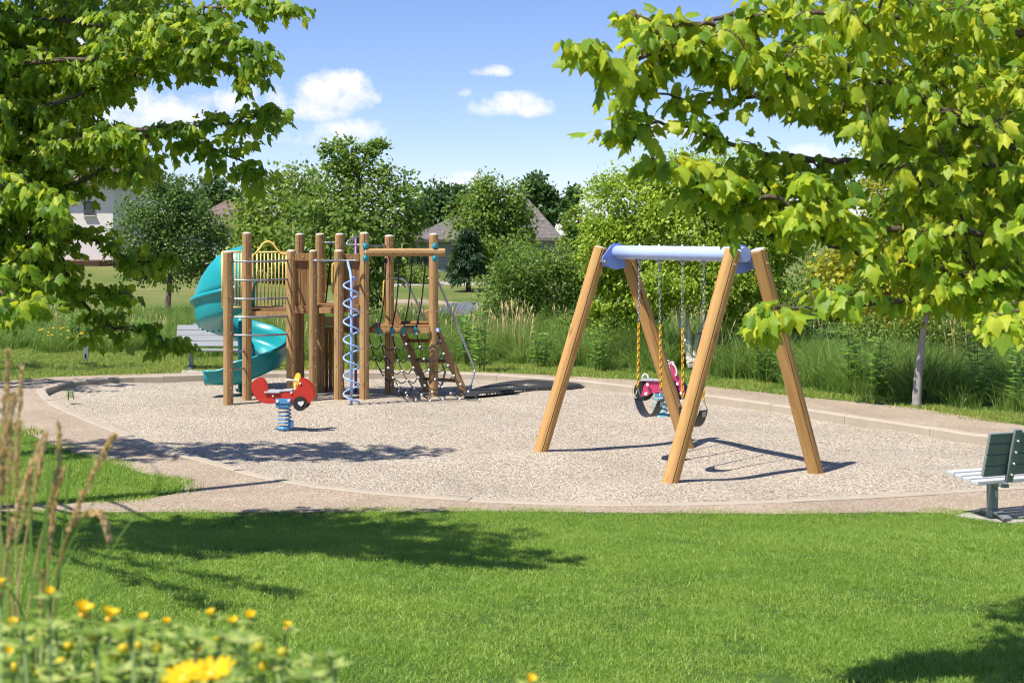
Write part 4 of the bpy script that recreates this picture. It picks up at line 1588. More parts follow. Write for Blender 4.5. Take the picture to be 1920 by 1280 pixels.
def leaves_mesh(name, pos, axis, nrm, size, material, tmpl=LEAF_DIA, tf=LEAF_DIA_F, var=None, fold=None, curl=None):
    N = len(pos)
    x, a, n = leaf_frames(axis, nrm)
    T = np.repeat(tmpl[None, :, :], N, 0)
    if fold is not None:        # each leaf folded along its midrib and curled towards its tip by its own amount
        X_ = T[..., 0].copy(); Y_ = T[..., 1].copy()
        T[..., 0] = X_ * np.cos(fold)[:, None]
        T[..., 2] = -np.abs(X_) * np.sin(fold)[:, None] - curl[:, None] * np.maximum(Y_ - .2, 0) ** 2
        T[..., 1] = Y_ - .25 * np.abs(curl)[:, None] * np.maximum(Y_ - .2, 0) ** 2
    T = T * size[:, None, None]
    vs = pos[:, None, :] + T[..., 0:1] * x[:, None, :] + T[..., 1:2] * a[:, None, :] + T[..., 2:3] * n[:, None, :]
    nv = len(tmpl)
    tfa = np.array(tf)
    fs = (tfa[None] + (np.arange(N) * nv)[:, None, None]).reshape(-1, 3)
    me = bpy.data.meshes.new(name)
    me.vertices.add(N * nv)
    me.vertices.foreach_set('co', vs.astype(np.float32).ravel())
    nf = len(fs)
    me.loops.add(nf * 3)
    me.loops.foreach_set('vertex_index', fs.astype(np.int32).ravel())
    me.polygons.add(nf)
    me.polygons.foreach_set('loop_start', (np.arange(nf) * 3).astype(np.int32))
    me.polygons.foreach_set('loop_total', np.full(nf, 3, np.int32))
    at_ = me.attributes.new('var', 'FLOAT', 'POINT')
    if var is None:
        var = RNG.random(N)
    at_.data.foreach_set('value', np.repeat(var, nv).astype(np.float32))
    me.update(calc_edges=True)
    if material:
        me.materials.append(MATS[material])
    return me


def limb_tube(mb, pts, r0, r1, n=7, per=3):
    pts = smooth_closed([Vector(p) for p in pts], per, False)
    m = len(pts)
    rs = [r0 + (r1 - r0) * (i / (m - 1)) ** .8 for i in range(m)]
    mb.tube(pts, rs, n, True)


def bg_tree(name, label, cat, base, lobes, d, nleaf, size, material, bark='bark', trunk_r=.1, clumps=60, spread=.28, droop=0.0,
            tmpl=None, group='trees and tall shrubs beyond the playground', trunks=None, clear=.12, nlimb=46, depth=.9, shell=.5, trunk_top=None, up=.45, seed=None):
    """tree whose crown is a set of lobes (px, py, rx, ry in photograph pixels) standing at distance d"""
    rng = np.random.default_rng(seed if seed is not None else abs(hash(label)) % 99991 if False else int(sum(ord(c) * (i + 3) for i, c in enumerate(label)) % 99991))
    bx, by = base
    bz = gz(bx, by)
    root = thing(name, label, cat, (bx, by, bz), group)
    s = d / F
    C = []; Rr = []
    for (px, py, rx, ry) in lobes:
        C.append(((px - 960) * s, d + rng.uniform(-.25, .25) * rx * s, EYE - (py - HOR) * s)); Rr.append((rx * s, rx * s * depth, ry * s))
    C = np.array(C); Rr = np.array(Rr)
    vol = (Rr[:, 0] * Rr[:, 2]) ** 1.0
    pick = rng.choice(len(C), clumps, p=vol / vol.sum())
    dirs = unit(rng.normal(size=(clumps, 3)))
    dirs[:, 1] -= .35 * rng.random(clumps)      # a little denser on the side towards the light
    dirs = unit(dirs)
    rad = shell + (1 - shell) * rng.random(clumps) ** .6
    cp = C[pick] + dirs * Rr[pick] * rad[:, None]
    cs = Rr[pick].mean(1) * spread * rng.uniform(.7, 1.3, clumps)
    ctr = np.average(C, axis=0, weights=vol)
    # trunk and limbs
    mb = MB()
    ttop = trunk_top if trunk_top else float(C[:, 2].max() - .15 * Rr[:, 2].max())
    if trunks:
        tr_pts = trunks
    else:
        tr_pts = [[(bx, by, bz - .1), (bx + .02, by, bz + .3), ((bx + ctr[0]) / 2, (by + ctr[1]) / 2, (bz + ctr[2]) / 2), (ctr[0], ctr[1], ctr[2]), (ctr[0] + .05, ctr[1], ttop)]]
    for tp in tr_pts:
        limb_tube(mb, tp, trunk_r, trunk_r * .22, 8, 3)
    mb.build('trunk', bark, root)
    mb = MB()
    nl = min(clumps, nlimb)
    for k in rng.choice(clumps, nl, replace=False):
        e = Vector(cp[k])
        tp = tr_pts[k % len(tr_pts)]
        hi = Vector(tp[-1]); lo = Vector(tp[1])
        f = max(clear, min(.92, (e.z - lo.z) / max(.1, hi.z - lo.z) - .22))
        st = smooth_closed([Vector(q) for q in tp], 4, False)
        zf = lo.z + f * (hi.z - lo.z)
        a = min(st, key=lambda q_: abs(q_.z - zf))
        m_ = a.lerp(e, .5) + Vector((0, 0, .08 * (e - a).length))
        limb_tube(mb, [a, m_, e], trunk_r * .28, trunk_r * .06, 5, 2)
    mb.build('branches', bark, root)
    # leaves
    per = nleaf // clumps
    N = per * clumps
    idx = np.repeat(np.arange(clumps), per)
    off = rng.normal(size=(N, 3)) * np.array([1, 1, .72])
    off *= (np.minimum(1.0, 1.9 / np.maximum(np.linalg.norm(off, axis=1), 1e-6)))[:, None]
    pos = cp[idx] + off * cs[idx][:, None]
    out = unit(pos - ctr)
    ax = unit(out * .6 + rng.normal(size=(N, 3)) * .7 + np.array([0, 0, -.35 - droop]))
    nr = unit(out * .5 + rng.normal(size=(N, 3)) * .55 + np.array([-.15, -.15, up]))
    sz = size * rng.uniform(.65, 1.3, N)
    keep = pos[:, 2] > bz + .05
    cvar = rng.random(clumps) * .35
    var = np.clip(cvar[idx] + rng.random(N) * .62, 0, .999)
    T_, F_ = tmpl if tmpl else (LEAF_DIA, LEAF_DIA_F)
    me = leaves_mesh('crown', pos[keep], ax[keep], nr[keep], sz[keep], material, T_, F_, var[keep])
    link('crown', me, root)
    return root


def G(px, py):
    p = gp(px, py, .1)
    return (p.x, p.y)


def GD(px, d):
    return ((px - 960) / F * d, d)


OV = (LEAF_OVAL, LEAF_OVAL_F)
# distant tree line
bg_tree('distant_tree', 'dark distant tree left of the grey roof behind the young maple', 'tree', GD(828, 125), [(828, 390, 46, 38), (800, 410, 36, 30), (860, 380, 34, 28)], 125, 5200, .42, 'dark_leaf', trunk_r=.3, clumps=60)
bg_tree('distant_tree', 'dark windswept tree rising behind the steep right roof', 'tree', GD(1030, 130), [(1010, 360, 34, 28), (1050, 372, 40, 24), (1065, 385, 30, 26), (1015, 395, 40, 30)], 130, 5200, .42, 'dark_leaf', trunk_r=.3, clumps=60)
bg_tree('distant_tree', 'small rounded green tree right of the steep roof', 'tree', GD(1072, 88), [(1086, 415, 28, 28), (1084, 450, 30, 30), (1105, 440, 26, 28)], 88, 5200, .22, 'green_leaf', trunk_r=.2, clumps=60)
bg_tree('distant_tree', 'broad green tree between the brown roof and the young maple', 'tree', GD(520, 72), [(560, 350, 52, 46), (505, 390, 60, 60), (470, 440, 60, 60), (560, 430, 80, 70), (600, 480, 80, 60), (520, 500, 90, 60)], 72, 13000, .22, 'green_leaf', trunk_r=.25, clumps=130)
bg_tree('distant_tree', 'dark tree mass behind the round lawn tree', 'tree', GD(430, 110), [(440, 360, 50, 40), (390, 390, 60, 50), (470, 420, 50, 60), (400, 450, 70, 60)], 128, 6500, .42, 'dark_leaf', trunk_r=.3, clumps=70)
bg_tree('distant_tree', 'dark tree behind the pale house at the far left', 'tree', GD(60, 115), [(20, 340, 110, 110), (-120, 360, 110, 110), (150, 330, 80, 70), (240, 400, 80, 90)], 115, 8500, .42, 'dark_leaf', trunk_r=.3, clumps=90)
bg_tree('weeping_tree', 'tall light green drooping tree hiding the middle of the grey house', 'tree', GD(925, 66),
        [(925, 375, 52, 48), (900, 410, 58, 56), (945, 415, 48, 52), (886, 455, 40, 56), (935, 470, 58, 56), (972, 395, 26, 26), (968, 460, 34, 50)], 66, 15000, .17, 'green_leaf', trunk_r=.2, clumps=150, droop=.7, spread=.24)
# spruce: tiers of needles
def spruce(label, px, d, top_py, base_py, half_px, n=9000):
    bx, by = GD(px, d)
    root = thing('spruce', label, 'tree', (bx, by, gz(bx, by)), 'trees and tall shrubs beyond the playground')
    s = d / F
    zt = EYE - (top_py - HOR) * s; z0 = max(.15, EYE - (base_py - HOR) * s)
    mb = MB(); limb_tube(mb, [(bx, by, 0), (bx, by, (zt + z0) / 2), (bx, by, zt)], .14, .02); mb.build('trunk', 'bark', root)
    rng = np.random.default_rng(int(px))
    nb = 120
    t = rng.random(nb) ** .8
    ang = rng.random(nb) * 2 * np.pi
    br = half_px * s * (1 - t) * rng.uniform(.75, 1.1, nb) + .1
    per = n // nb
    idx = np.repeat(np.arange(nb), per)
    q = rng.random(nb * per) ** .7
    rr = br[idx] * q
    x = bx + np.cos(ang[idx]) * rr + rng.normal(size=len(q)) * .09
    y = by + np.sin(ang[idx]) * rr + rng.normal(size=len(q)) * .09
    z = z0 + (zt - z0) * t[idx] - q * br[idx] * .28 + rng.normal(size=len(q)) * .07
    pos = np.stack([x, y, z], 1)
    out = np.stack([np.cos(ang[idx]), np.sin(ang[idx]), np.full(len(q), -.35)], 1)
    ax = unit(out + rng.normal(size=pos.shape) * .4)
    nr = unit(rng.normal(size=pos.shape) * .4 + np.array([0, 0, 1]))
    link('crown', leaves_mesh('crown', pos, ax, nr, .26 * rng.uniform(.7, 1.2, len(q)), 'spruce_needle', LEAF_LONG, LEAF_DIA_F), root)


spruce('dark blue-green spruce spreading beside the grey house wall', 878, 64, 432, 517, 46)
bg_tree('clipped_shrub', 'rounded clipped shrub in front of the grey house', 'shrub', G(772, 532), [(772, 516, 40, 15)], 74, 3200, .11, 'shrub_leaf', trunk_r=.04, clumps=50, group='shrubs by the grey house', trunk_top=.6)
bg_tree('clipped_shrub', 'smaller reddish green shrub right of the clipped shrub', 'shrub', G(800, 533), [(802, 520, 18, 13)], 73, 1500, .10, 'shrub_leaf', trunk_r=.04, clumps=30, group='shrubs by the grey house', trunk_top=.5)
# round lawn tree with a dark trunk
bg_tree('lawn_tree', 'dense round tree with dark trunk on the back lawn', 'tree', G(314, 585),
        [(310, 400, 72, 56), (270, 450, 62, 60), (360, 450, 64, 62), (320, 485, 90, 38), (262, 495, 46, 30), (385, 495, 42, 30), (395, 420, 42, 48), (325, 365, 46, 36)], 48, 20000, .105, 'pear_leaf', trunk_r=.13, clumps=260, spread=.22, clear=.42)
# young maple behind the structure
bg_tree('young_maple', 'leafy young maple rising behind the climbing structure', 'tree', GD(668, 34),
        [(640, 300, 46, 40), (710, 290, 26, 46), (655, 350, 82, 52), (745, 350, 44, 42), (600, 400, 62, 52), (690, 410, 96, 62), (765, 405, 36, 46), (650, 470, 96, 52), (580, 455, 44, 44), (735, 460, 50, 46), (690, 530, 60, 40)], 34,
        17000, .085, 'young_maple_leaf', trunk_r=.085, clumps=280, spread=.25, tmpl=(LEAF_MAPLE, LEAF_MAPLE_F), shell=.3)
# dense shrub thicket in the middle
bg_tree('wild_shrub', 'broad dense wild shrub between the structure and the birch', 'shrub', GD(1010, 40),
        [(1000, 500, 78, 44), (950, 545, 66, 46), (1050, 540, 72, 56), (1090, 500, 46, 50), (990, 580, 92, 40), (930, 590, 46, 26), (1075, 590, 60, 36)], 40, 17000, .10, 'shrub_leaf', trunk_r=.05, clumps=230, spread=.24, tmpl=OV)
# river birch
bb_ = gp(1296, 691, .1)
s28 = bb_.y / F
tk = []
for (pts_) in ([(1294, 691), (1284, 640), (1272, 590), (1262, 520), (1240, 430)], [(1297, 691), (1291, 630), (1288, 570), (1286, 480), (1296, 370)], [(1299, 691), (1306, 640), (1322, 600), (1345, 530), (1385, 420)]):
    tk.append([tuple(at(x, y, bb_.y + .24 * i + (.08 * i if pts_[0][0] % 2 else 0))) for i, (x, y) in enumerate(pts_)])
bg_tree('river_birch', 'bright green multi-stemmed birch with pale peeling trunks behind the swings', 'tree', (bb_.x, bb_.y),
        [(1290, 340, 100, 56), (1195, 390, 100, 64), (1400, 355, 100, 70), (1480, 400, 70, 70), (1130, 450, 60, 56), (1290, 440, 120, 66), (1420, 450, 76, 70), (1180, 510, 86, 56), (1300, 520, 120, 52), (1410, 525, 70, 44), (1130, 560, 44, 42), (1200, 570, 60, 36), (1390, 575, 60, 34)], bb_.y + .62,
        60000, .085, 'birch_leaf', 'birch_bark', trunk_r=.06, depth=.62, clumps=520, spread=.24, tmpl=OV, trunks=tk, shell=.3, droop=.2, clear=.5, nlimb=30)
# golden maple at the right path
gm = gp(1718, 762, .1)
bg_tree('golden_maple', 'small yellow-green maple with grey trunk beside the right path', 'tree', (gm.x, gm.y),
        [(1720, 450, 110, 70), (1640, 500, 84, 66), (1800, 480, 90, 70), (1580, 540, 60, 48), (1700, 540, 90, 50), (1850, 540, 70, 50), (1720, 370, 90, 70), (1800, 340, 80, 60)], gm.y,
        11000, .075, 'gold_leaf', 'grey_bark', trunk_r=.085, clumps=230, spread=.24, tmpl=(LEAF_MAPLE, LEAF_MAPLE_F), clear=.5, nlimb=30,
        trunks=[[(gm.x, gm.y, 0), tuple(at(1722, 700, gm.y)), tuple(at(1732, 620, gm.y)), tuple(at(1745, 520, gm.y)), tuple(at(1735, 330, gm.y))]])
# trees closing the right background
bg_tree('background_tree', 'tall green tree behind the golden maple at the right edge', 'tree', GD(1850, 44), [(1850, 330, 120, 90), (1750, 400, 110, 90), (1930, 420, 120, 100), (1640, 390, 80, 70), (1620, 330, 50, 50), (1830, 500, 140, 80), (1680, 490, 120, 70)], 44, 15000, .13, 'green_leaf', trunk_r=.18, clumps=200)
bg_tree('wild_shrub', 'grey-green wild shrub behind the right swing leg', 'shrub', GD(1530, 36), [(1500, 560, 80, 48), (1580, 560, 76, 46), (1450, 590, 56, 34), (1640, 585, 66, 32), (1540, 510, 56, 40)], 36, 12000, .085, 'shrub_leaf', trunk_r=.05, clumps=170, tmpl=OV)
bg_tree('wild_shrub', 'pale willowy shrub in the weeds at the right edge', 'shrub', GD(1860, 33), [(1800, 600, 90, 36), (1900, 590, 90, 44), (1990, 580, 90, 50)], 33, 9000, .075, 'shrub_leaf', trunk_r=.04, clumps=140, tmpl=OV)
for (lb, px_, d_, lobes_, n_) in (('low bright shrub behind the left swing leg', 1150, 31, [(1130, 610, 50, 34), (1180, 620, 56, 34), (1090, 620, 40, 28)], 6500), ('low dark shrub right of the birch trunks', 1420, 30, [(1400, 620, 56, 34), (1460, 625, 60, 34)], 6500),
                              ('leafy thicket behind the golden maple trunk', 1700, 28, [(1640, 620, 66, 36), (1720, 615, 70, 40), (1790, 620, 70, 40)], 8000), ('leafy thicket at the right edge of the tall grass', 1900, 27, [(1860, 620, 70, 44), (1940, 620, 80, 48)], 7000)):
    bg_tree('wild_shrub', lb, 'shrub', GD(px_, d_), lobes_, d_, n_, .075, 'shrub_leaf', trunk_r=.04, clumps=110, tmpl=OV)
bg_tree('background_tree', 'rounded tree behind the left maple in front of the pale house', 'tree', GD(70, 62), [(0, 480, 60, 60), (-60, 450, 80, 80), (60, 520, 36, 30), (-130, 440, 100, 100)], 62, 8000, .16, 'dark_leaf', trunk_r=.15, clumps=110)


# ---- tall grass and lawn: clumps instanced over points held in the same mesh
def blades(rng, n, radius, h0, h1, w, lean, segs=3, curl=.35):
    """returns verts, tris, var of a tuft"""
    r = radius * np.sqrt(rng.random(n)); a = rng.random(n) * 2 * np.pi
    base = np.stack([r * np.cos(a), r * np.sin(a), np.zeros(n)], 1)
    h = rng.uniform(h0, h1, n)
    az = rng.random(n) * 2 * np.pi
    ld = np.stack([np.cos(az), np.sin(az), np.zeros(n)], 1)
    ln = lean * rng.random(n)
    side_a = rng.random(n) * 2 * np.pi
    sd = np.stack([np.cos(side_a), np.sin(side_a), np.zeros(n)], 1)
    vs = []; 
    for k in range(segs + 1):
        t = k / segs
        c = base + np.array([0, 0, 1.0]) * (h * (t - curl * ln * t * t))[:, None] + ld * (h * ln * t ** 1.8)[:, None]
        ww = w * (1 - t) ** .7 * (1 if k < segs else 0)
        if k < segs:
            vs.append(c - sd * ww / 2); vs.append(c + sd * ww / 2)
        else:
            vs.append(c)
    vs = np.stack(vs, 1)
    nv = vs.shape[1]
    tr = []
    for k in range(segs - 1):
        tr += [(2 * k, 2 * k + 1, 2 * k + 3), (2 * k, 2 * k + 3, 2 * k + 2)]
    tr.append((2 * (segs - 1), 2 * (segs - 1) + 1, 2 * segs))
    tr = np.array(tr)
    fs = (tr[None] + (np.arange(n) * nv)[:, None, None]).reshape(-1, 3)
    return vs.reshape(-1, 3), fs, np.repeat(rng.random(n), nv)


def instanced_stuff(name, label, tuft, pts, scl, material, cat='grass'):
    """tuft geometry + loose points in one mesh; a node group puts the tuft on each point"""
    tv, tf, tvar = tuft
    N = len(pts)
    nv = len(tv)
    me = bpy.data.meshes.new(name)
    me.vertices.add(nv + N)
    me.vertices.foreach_set('co', np.concatenate([tv, pts]).astype(np.float32).ravel())
    nf = len(tf)
    me.loops.add(nf * 3); me.loops.foreach_set('vertex_index', tf.astype(np.int32).ravel())
    me.polygons.add(nf)
    me.polygons.foreach_set('loop_start', (np.arange(nf) * 3).astype(np.int32)); me.polygons.foreach_set('loop_total', np.full(nf, 3, np.int32))
    for nm, a, b in (('var', tvar, np.zeros(N)), ('is_point', np.zeros(nv), np.ones(N)), ('turn', np.zeros(nv), RNG.random(N) * 2 * np.pi), ('size', np.ones(nv), scl)):
        at_ = me.attributes.new(nm, 'FLOAT', 'POINT'); at_.data.foreach_set('value', np.concatenate([a, b]).astype(np.float32))
    me.update(calc_edges=True)
    me.materials.append(MATS[material])
    o = link(name, me)
    tag(o, label, cat, kind='stuff')
    ng = bpy.data.node_groups.new(name + '_scatter', 'GeometryNodeTree')
    ng.interface.new_socket('Geometry', in_out='INPUT', socket_type='NodeSocketGeometry')
    ng.interface.new_socket('Geometry', in_out='OUTPUT', socket_type='NodeSocketGeometry')
    nd = ng.nodes
    gi = nd.new('NodeGroupInput'); go = nd.new('NodeGroupOutput')
    def attr(nm):
        q = nd.new('GeometryNodeInputNamedAttribute'); q.data_type = 'FLOAT'; q.inputs['Name'].default_value = nm
        return q.outputs['Attribute']
    sp_ = nd.new('GeometryNodeSeparateGeometry'); sp_.domain = 'POINT'
    cmp_ = nd.new('FunctionNodeCompare'); cmp_.data_type = 'FLOAT'; cmp_.operation = 'GREATER_THAN'
    ng.links.new(attr('is_point'), cmp_.inputs[0]); cmp_.inputs[1].default_value = .5
    ng.links.new(gi.outputs[0], sp_.inputs[0]); ng.links.new(cmp_.outputs[0], sp_.inputs[1])
    m2p = nd.new('GeometryNodeMeshToPoints'); ng.links.new(sp_.outputs[0], m2p.inputs[0])
    iop = nd.new('GeometryNodeInstanceOnPoints')
    ng.links.new(m2p.outputs[0], iop.inputs['Points']); ng.links.new(sp_.outputs[1], iop.inputs['Instance'])
    cx_ = nd.new('ShaderNodeCombineXYZ'); ng.links.new(attr('turn'), cx_.inputs[2])
    ng.links.new(cx_.outputs[0], iop.inputs['Rotation']); ng.links.new(attr('size'), iop.inputs['Scale'])
    ng.links.new(iop.outputs[0], go.inputs[0])
    md = o.modifiers.new('scatter', 'NODES'); md.node_group = ng
    return o


path_xy = [(p.x, p.y) for p in path_out]
def in_view(x, y, z, m=60):
    px = 960 + x / y * F; py = HOR + (EYE - z) / y * F
    return (px > -m) & (px < 1920 + m) & (py < 1280 + 2.5 * m)


def scatter(x0, x1, y0, y1, dens, extra=None):
    n = int((x1 - x0) * (y1 - y0) * dens)
    x = RNG.uniform(x0, x1, n); y = RNG.uniform(y0, y1, n)
    z = ground_z(x, y)
    ok = in_view(x, y, z)
    if extra is not None:
        ok &= extra(x, y)
    return np.stack([x[ok], y[ok], z[ok]], 1)


path_shr = [(p.x, p.y) for p in offset_poly(path_out, .02)]
lawn_ok = lambda x, y: ~inside(path_shr, x, y)
rng = np.random.default_rng(3)
p1 = scatter(-6, 6.5, 5.2, 14.2, 30, lambda x, y: lawn_ok(x, y) & (y < 14.0 + 0 * x))
instanced_stuff('lawn_grass', 'mown green lawn grass in the foreground', blades(rng, 560, .24, .018, .037, .0039, 1.8, 3), p1, RNG.uniform(.8, 1.2, len(p1)), 'lawn_blade')
p2 = scatter(-8, -3, 13.6, 21, 26, lambda x, y: lawn_ok(x, y))
instanced_stuff('lawn_grass', 'mown grass point between the two paths at left', blades(rng, 260, .24, .035, .06, .0065, 1.6, 2), p2, RNG.uniform(.8, 1.2, len(p2)), 'lawn_blade')
# tall grass line
tall_px = [(-300, 655), (0, 658), (300, 664), (420, 670), (700, 680), (900, 684), (980, 687), (1190, 699), (1332, 710), (1500, 730), (1730, 764), (1920, 779), (2150, 803)]
tall_base = [gp(x, y, .1) for x, y in tall_px]
def base_y(x):
    return np.interp(x, [p.x for p in tall_base], [p.y for p in tall_base])
tb = sorted(tall_base, key=lambda p: p.x)
tbx = np.array([p.x for p in tb]); tby = np.array([p.y for p in tb])
base_y = lambda x: np.interp(x, tbx, tby)
p3 = scatter(-14, 11, 18, 36, 12, lambda x, y: lawn_ok(x, y) & (y < base_y(x) + .3))
instanced_stuff('lawn_grass', 'mown grass verge beyond the far path', blades(rng, 130, .30, .04, .085, .011, 1.5, 2), p3, RNG.uniform(.8, 1.2, len(p3)), 'verge_blade')


def wob(x, y): return .35 * np.sin(x * 2.1) + .25 * np.sin(x * 5.3 + 1.0)


p4 = scatter(-4.5, 13, 20, 40, 14, lambda x, y: (y > base_y(x) + .15 + wob(x, y) * .5) & (y < base_y(x) + 7.5) & (x > -3.2 + .4 * np.sin(y)) & ~((np.abs(x / y - bb_.x / bb_.y) < .016) & (y < bb_.y + .2)) & ~((np.abs(x / y - gm.x / gm.y) < .012) & (y < gm.y + .3)))
sc4 = RNG.uniform(.62, 1.05, len(p4)) * np.where(p4[:, 1] < base_y(p4[:, 0]) + .9, .72, 1.0) * (.92 + .22 * np.sin(p4[:, 0] * 2.3 + 1.7 * np.sin(p4[:, 1] * 1.9)) + .12 * np.sin(p4[:, 0] * 6.1))
instanced_stuff('tall_grass', 'tall wild green grass along the right and middle of the far path', blades(rng, 60, .26, .40, 1.12, .015, 1.5, 4), p4, sc4, 'tall_blade')
p5 = scatter(-18, -1.5, 26, 44, 12, lambda x, y: (y > base_y(x) + .2 + wob(x, y)) & (y < base_y(x) + 13) & (x < -2.2 + .4 * np.sin(y)))
instanced_stuff('meadow_grass', 'shorter wild meadow grass behind the far bench and slide', blades(rng, 60, .30, .22, .62, .014, 1.5, 3), p5, RNG.uniform(.7, 1.25, len(p5)), 'tall_blade')
# seed heads among the tall grass
def seed_tuft(rng, n, h0, h1):
    vs = []; fs = []; va = []
    for i in range(n):
        a = rng.random() * 6.28; r = .28 * math.sqrt(rng.random())
        b = np.array([r * math.cos(a), r * math.sin(a), 0]); h = rng.uniform(h0, h1)
        az = rng.random() * 6.28; l = rng.uniform(.05, .3)
        d_ = np.array([math.cos(az), math.sin(az), 0]); sd = np.array([-d_[1], d_[0], 0])
        pts = [b + d_ * l * h * t ** 2 + np.array([0, 0, h * t]) for t in (0, .5, .82, .9, 1.0)]
        ws = [.004, .004, .004, .016, .0]
        o = len(vs)
        for p, w in zip(pts, ws):
            vs += [p - sd * w, p + sd * w]
        for k in range(4):
            fs += [(o + 2 * k, o + 2 * k + 1, o + 2 * k + 3), (o + 2 * k, o + 2 * k + 3, o + 2 * k + 2)]
        va += [rng.random()] * 10
    return np.array(vs), np.array(fs), np.array(va)


p6 = scatter(-14, 13, 21, 42, 1.0, lambda x, y: (y > base_y(x) + 1.2) & (y < base_y(x) + 7.5) & ((np.sin(x * 1.3 + 2) + np.sin(y * .7 + x)) > -.2))
instanced_stuff('seed_heads', 'tan seed heads standing above the wild grass', seed_tuft(rng, 9, .9, 1.3), p6, RNG.uniform(.75, 1.05, len(p6)) * np.where(p6[:, 0] < -3, .68, 1), 'straw')

# leafy weeds in the grass
for (px, py, h) in ((903, 700, 120), (878, 690, 100), (1015, 692, 70), (1120, 700, 90), (1440, 722, 100), (1606, 742, 130), (1660, 748, 110), (1850, 765, 140), (1925, 775, 150), (250, 655, 55), (130, 652, 60), (120, 752, 14)):
    b = gp(px, py, .1); b.y += .35
    hgt = h / F * b.y
    nm = {903: 'tall leafy weed at the grass edge right of the grey handrail', 878: 'leafy weed directly behind the ladder handrail', 1015: 'low leafy weed in front of the broad wild shrub', 1120: 'leafy weed behind the leftmost swing leg',
          1440: 'leafy weed behind the rightmost swing leg', 1606: 'tall leafy weed between the swing frame and the golden maple', 1660: 'leafy weed just left of the golden maple trunk', 1850: 'tall leafy weed right of the golden maple trunk', 1925: 'leafy weed at the right picture edge',
          250: 'small weed on the far left verge near the bench', 130: 'small weed near the green marker post', 120: 'tiny green weed in the gravel inside the left kerb corner'}[px]
    w = thing('leafy_weed', nm, 'weed', (b.x, b.y, ZP), 'leafy weeds along the tall grass')
    mb = MB(); P_ = []; A_ = []; N_ = []
    for s in range(6 if h > 20 else 3):
        a = random.random() * 6.28; l = random.uniform(.05, .22) * (1 if h > 20 else .3)
        top = Vector((b.x + math.cos(a) * l, b.y + math.sin(a) * l, ZP + hgt * random.uniform(.7, 1.05)))
        b0 = Vector((b.x + math.cos(a) * .05, b.y + math.sin(a) * .05, ZP - .02))
        mb.tube([b0, b0.lerp(top, .5), top], [.008, .006, .003], 5)
        for k in range(16):
            t = .2 + .8 * k / 15
            p = b0.lerp(top, t); an = k * 2.4
            d_ = Vector((math.cos(an), math.sin(an), .25))
            P_.append(p); A_.append(d_); N_.append(Vector((-d_.x * .3, -d_.y * .3, 1)))
    mb.build('stems', 'green_stem', w)
    link('leaves', leaves_mesh('leaves', np.array(P_), np.array(A_), np.array(N_), RNG.uniform(.10, .19, len(P_)) * (1 if h > 20 else .4), 'weed_leaf', LEAF_OVAL, LEAF_OVAL_F), w)
# gravel kicked onto the rubber mat
mat_poly = [(p.x, p.y) for p in mc]
gx_ = RNG.uniform(min(p[0] for p in mat_poly), max(p[0] for p in mat_poly), 18000); gy_ = RNG.uniform(min(p[1] for p in mat_poly), max(p[1] for p in mat_poly), 18000)
tt_ = (gx_ - gx_.min()) / (gx_.max() - gx_.min())
okp = inside(mat_poly, gx_, gy_) & (RNG.random(18000) < np.clip(1.05 - 1.25 * tt_, .03, 1) * (.45 + .55 * np.sin(gx_ * 9 + gy_ * 5)))
rr_ = np.hypot((gx_ - cc.x), (gy_ - cc.y))
hb = np.array([.012] * 0 + [0.0] * okp.sum())
peb = np.array([(1, 0, 0), (0, 1, 0), (-1, 0, 0), (0, -1, 0), (.1, .1, .8)]) * .019
hts = []
for x_, y_ in zip(gx_[okp], gy_[okp]):
    # height of the mat under the stone
    v_ = Vector((x_ - cc.x, y_ - cc.y, 0)); rad_ = v_.length
    best = min(mc, key=lambda p: -(Vector((p.x - cc.x, p.y - cc.y, 0)).normalized().dot(v_.normalized())))
    q_ = rad_ / max(.01, math.hypot(best.x - cc.x, best.y - cc.y))
    hts.append(.07 - .035 * min(1, q_ / .93))
pp_ = np.stack([gx_[okp], gy_[okp], np.array(hts) - .004], 1)
mat('pebble', m_plain((.60, .50, .40), .9, var=.3, scale=40))
instanced_stuff('scattered_gravel', 'pale gravel scattered over the black rubber mat', (peb, np.array([(0, 1, 4), (1, 2, 4), (2, 3, 4), (3, 0, 4)]), np.full(5, .5)), pp_, RNG.uniform(.5, 1.2, len(pp_)), 'pebble', 'gravel')
# yellow wildflowers on the left verge
fl = scatter(-10.5, -8.2, 30.6, 33.5, 9)
tv = np.array([(0.03 * math.cos(a), .03 * math.sin(a), .40 + .01 * math.cos(3 * a)) for a in np.linspace(0, 5.5, 7)] + [(0, 0, .42)])
tf_ = np.array([(i, (i + 1) % 7, 7) for i in range(7)])
instanced_stuff('wildflowers', 'tiny yellow wildflowers in the far left grass', (tv, tf_, np.full(8, .5)), fl, RNG.uniform(.7, 1.2, len(fl)), 'petal', 'wildflowers')

# ------------------------------------------------------------------ NEAR MAPLES
LEAFMESH = {}


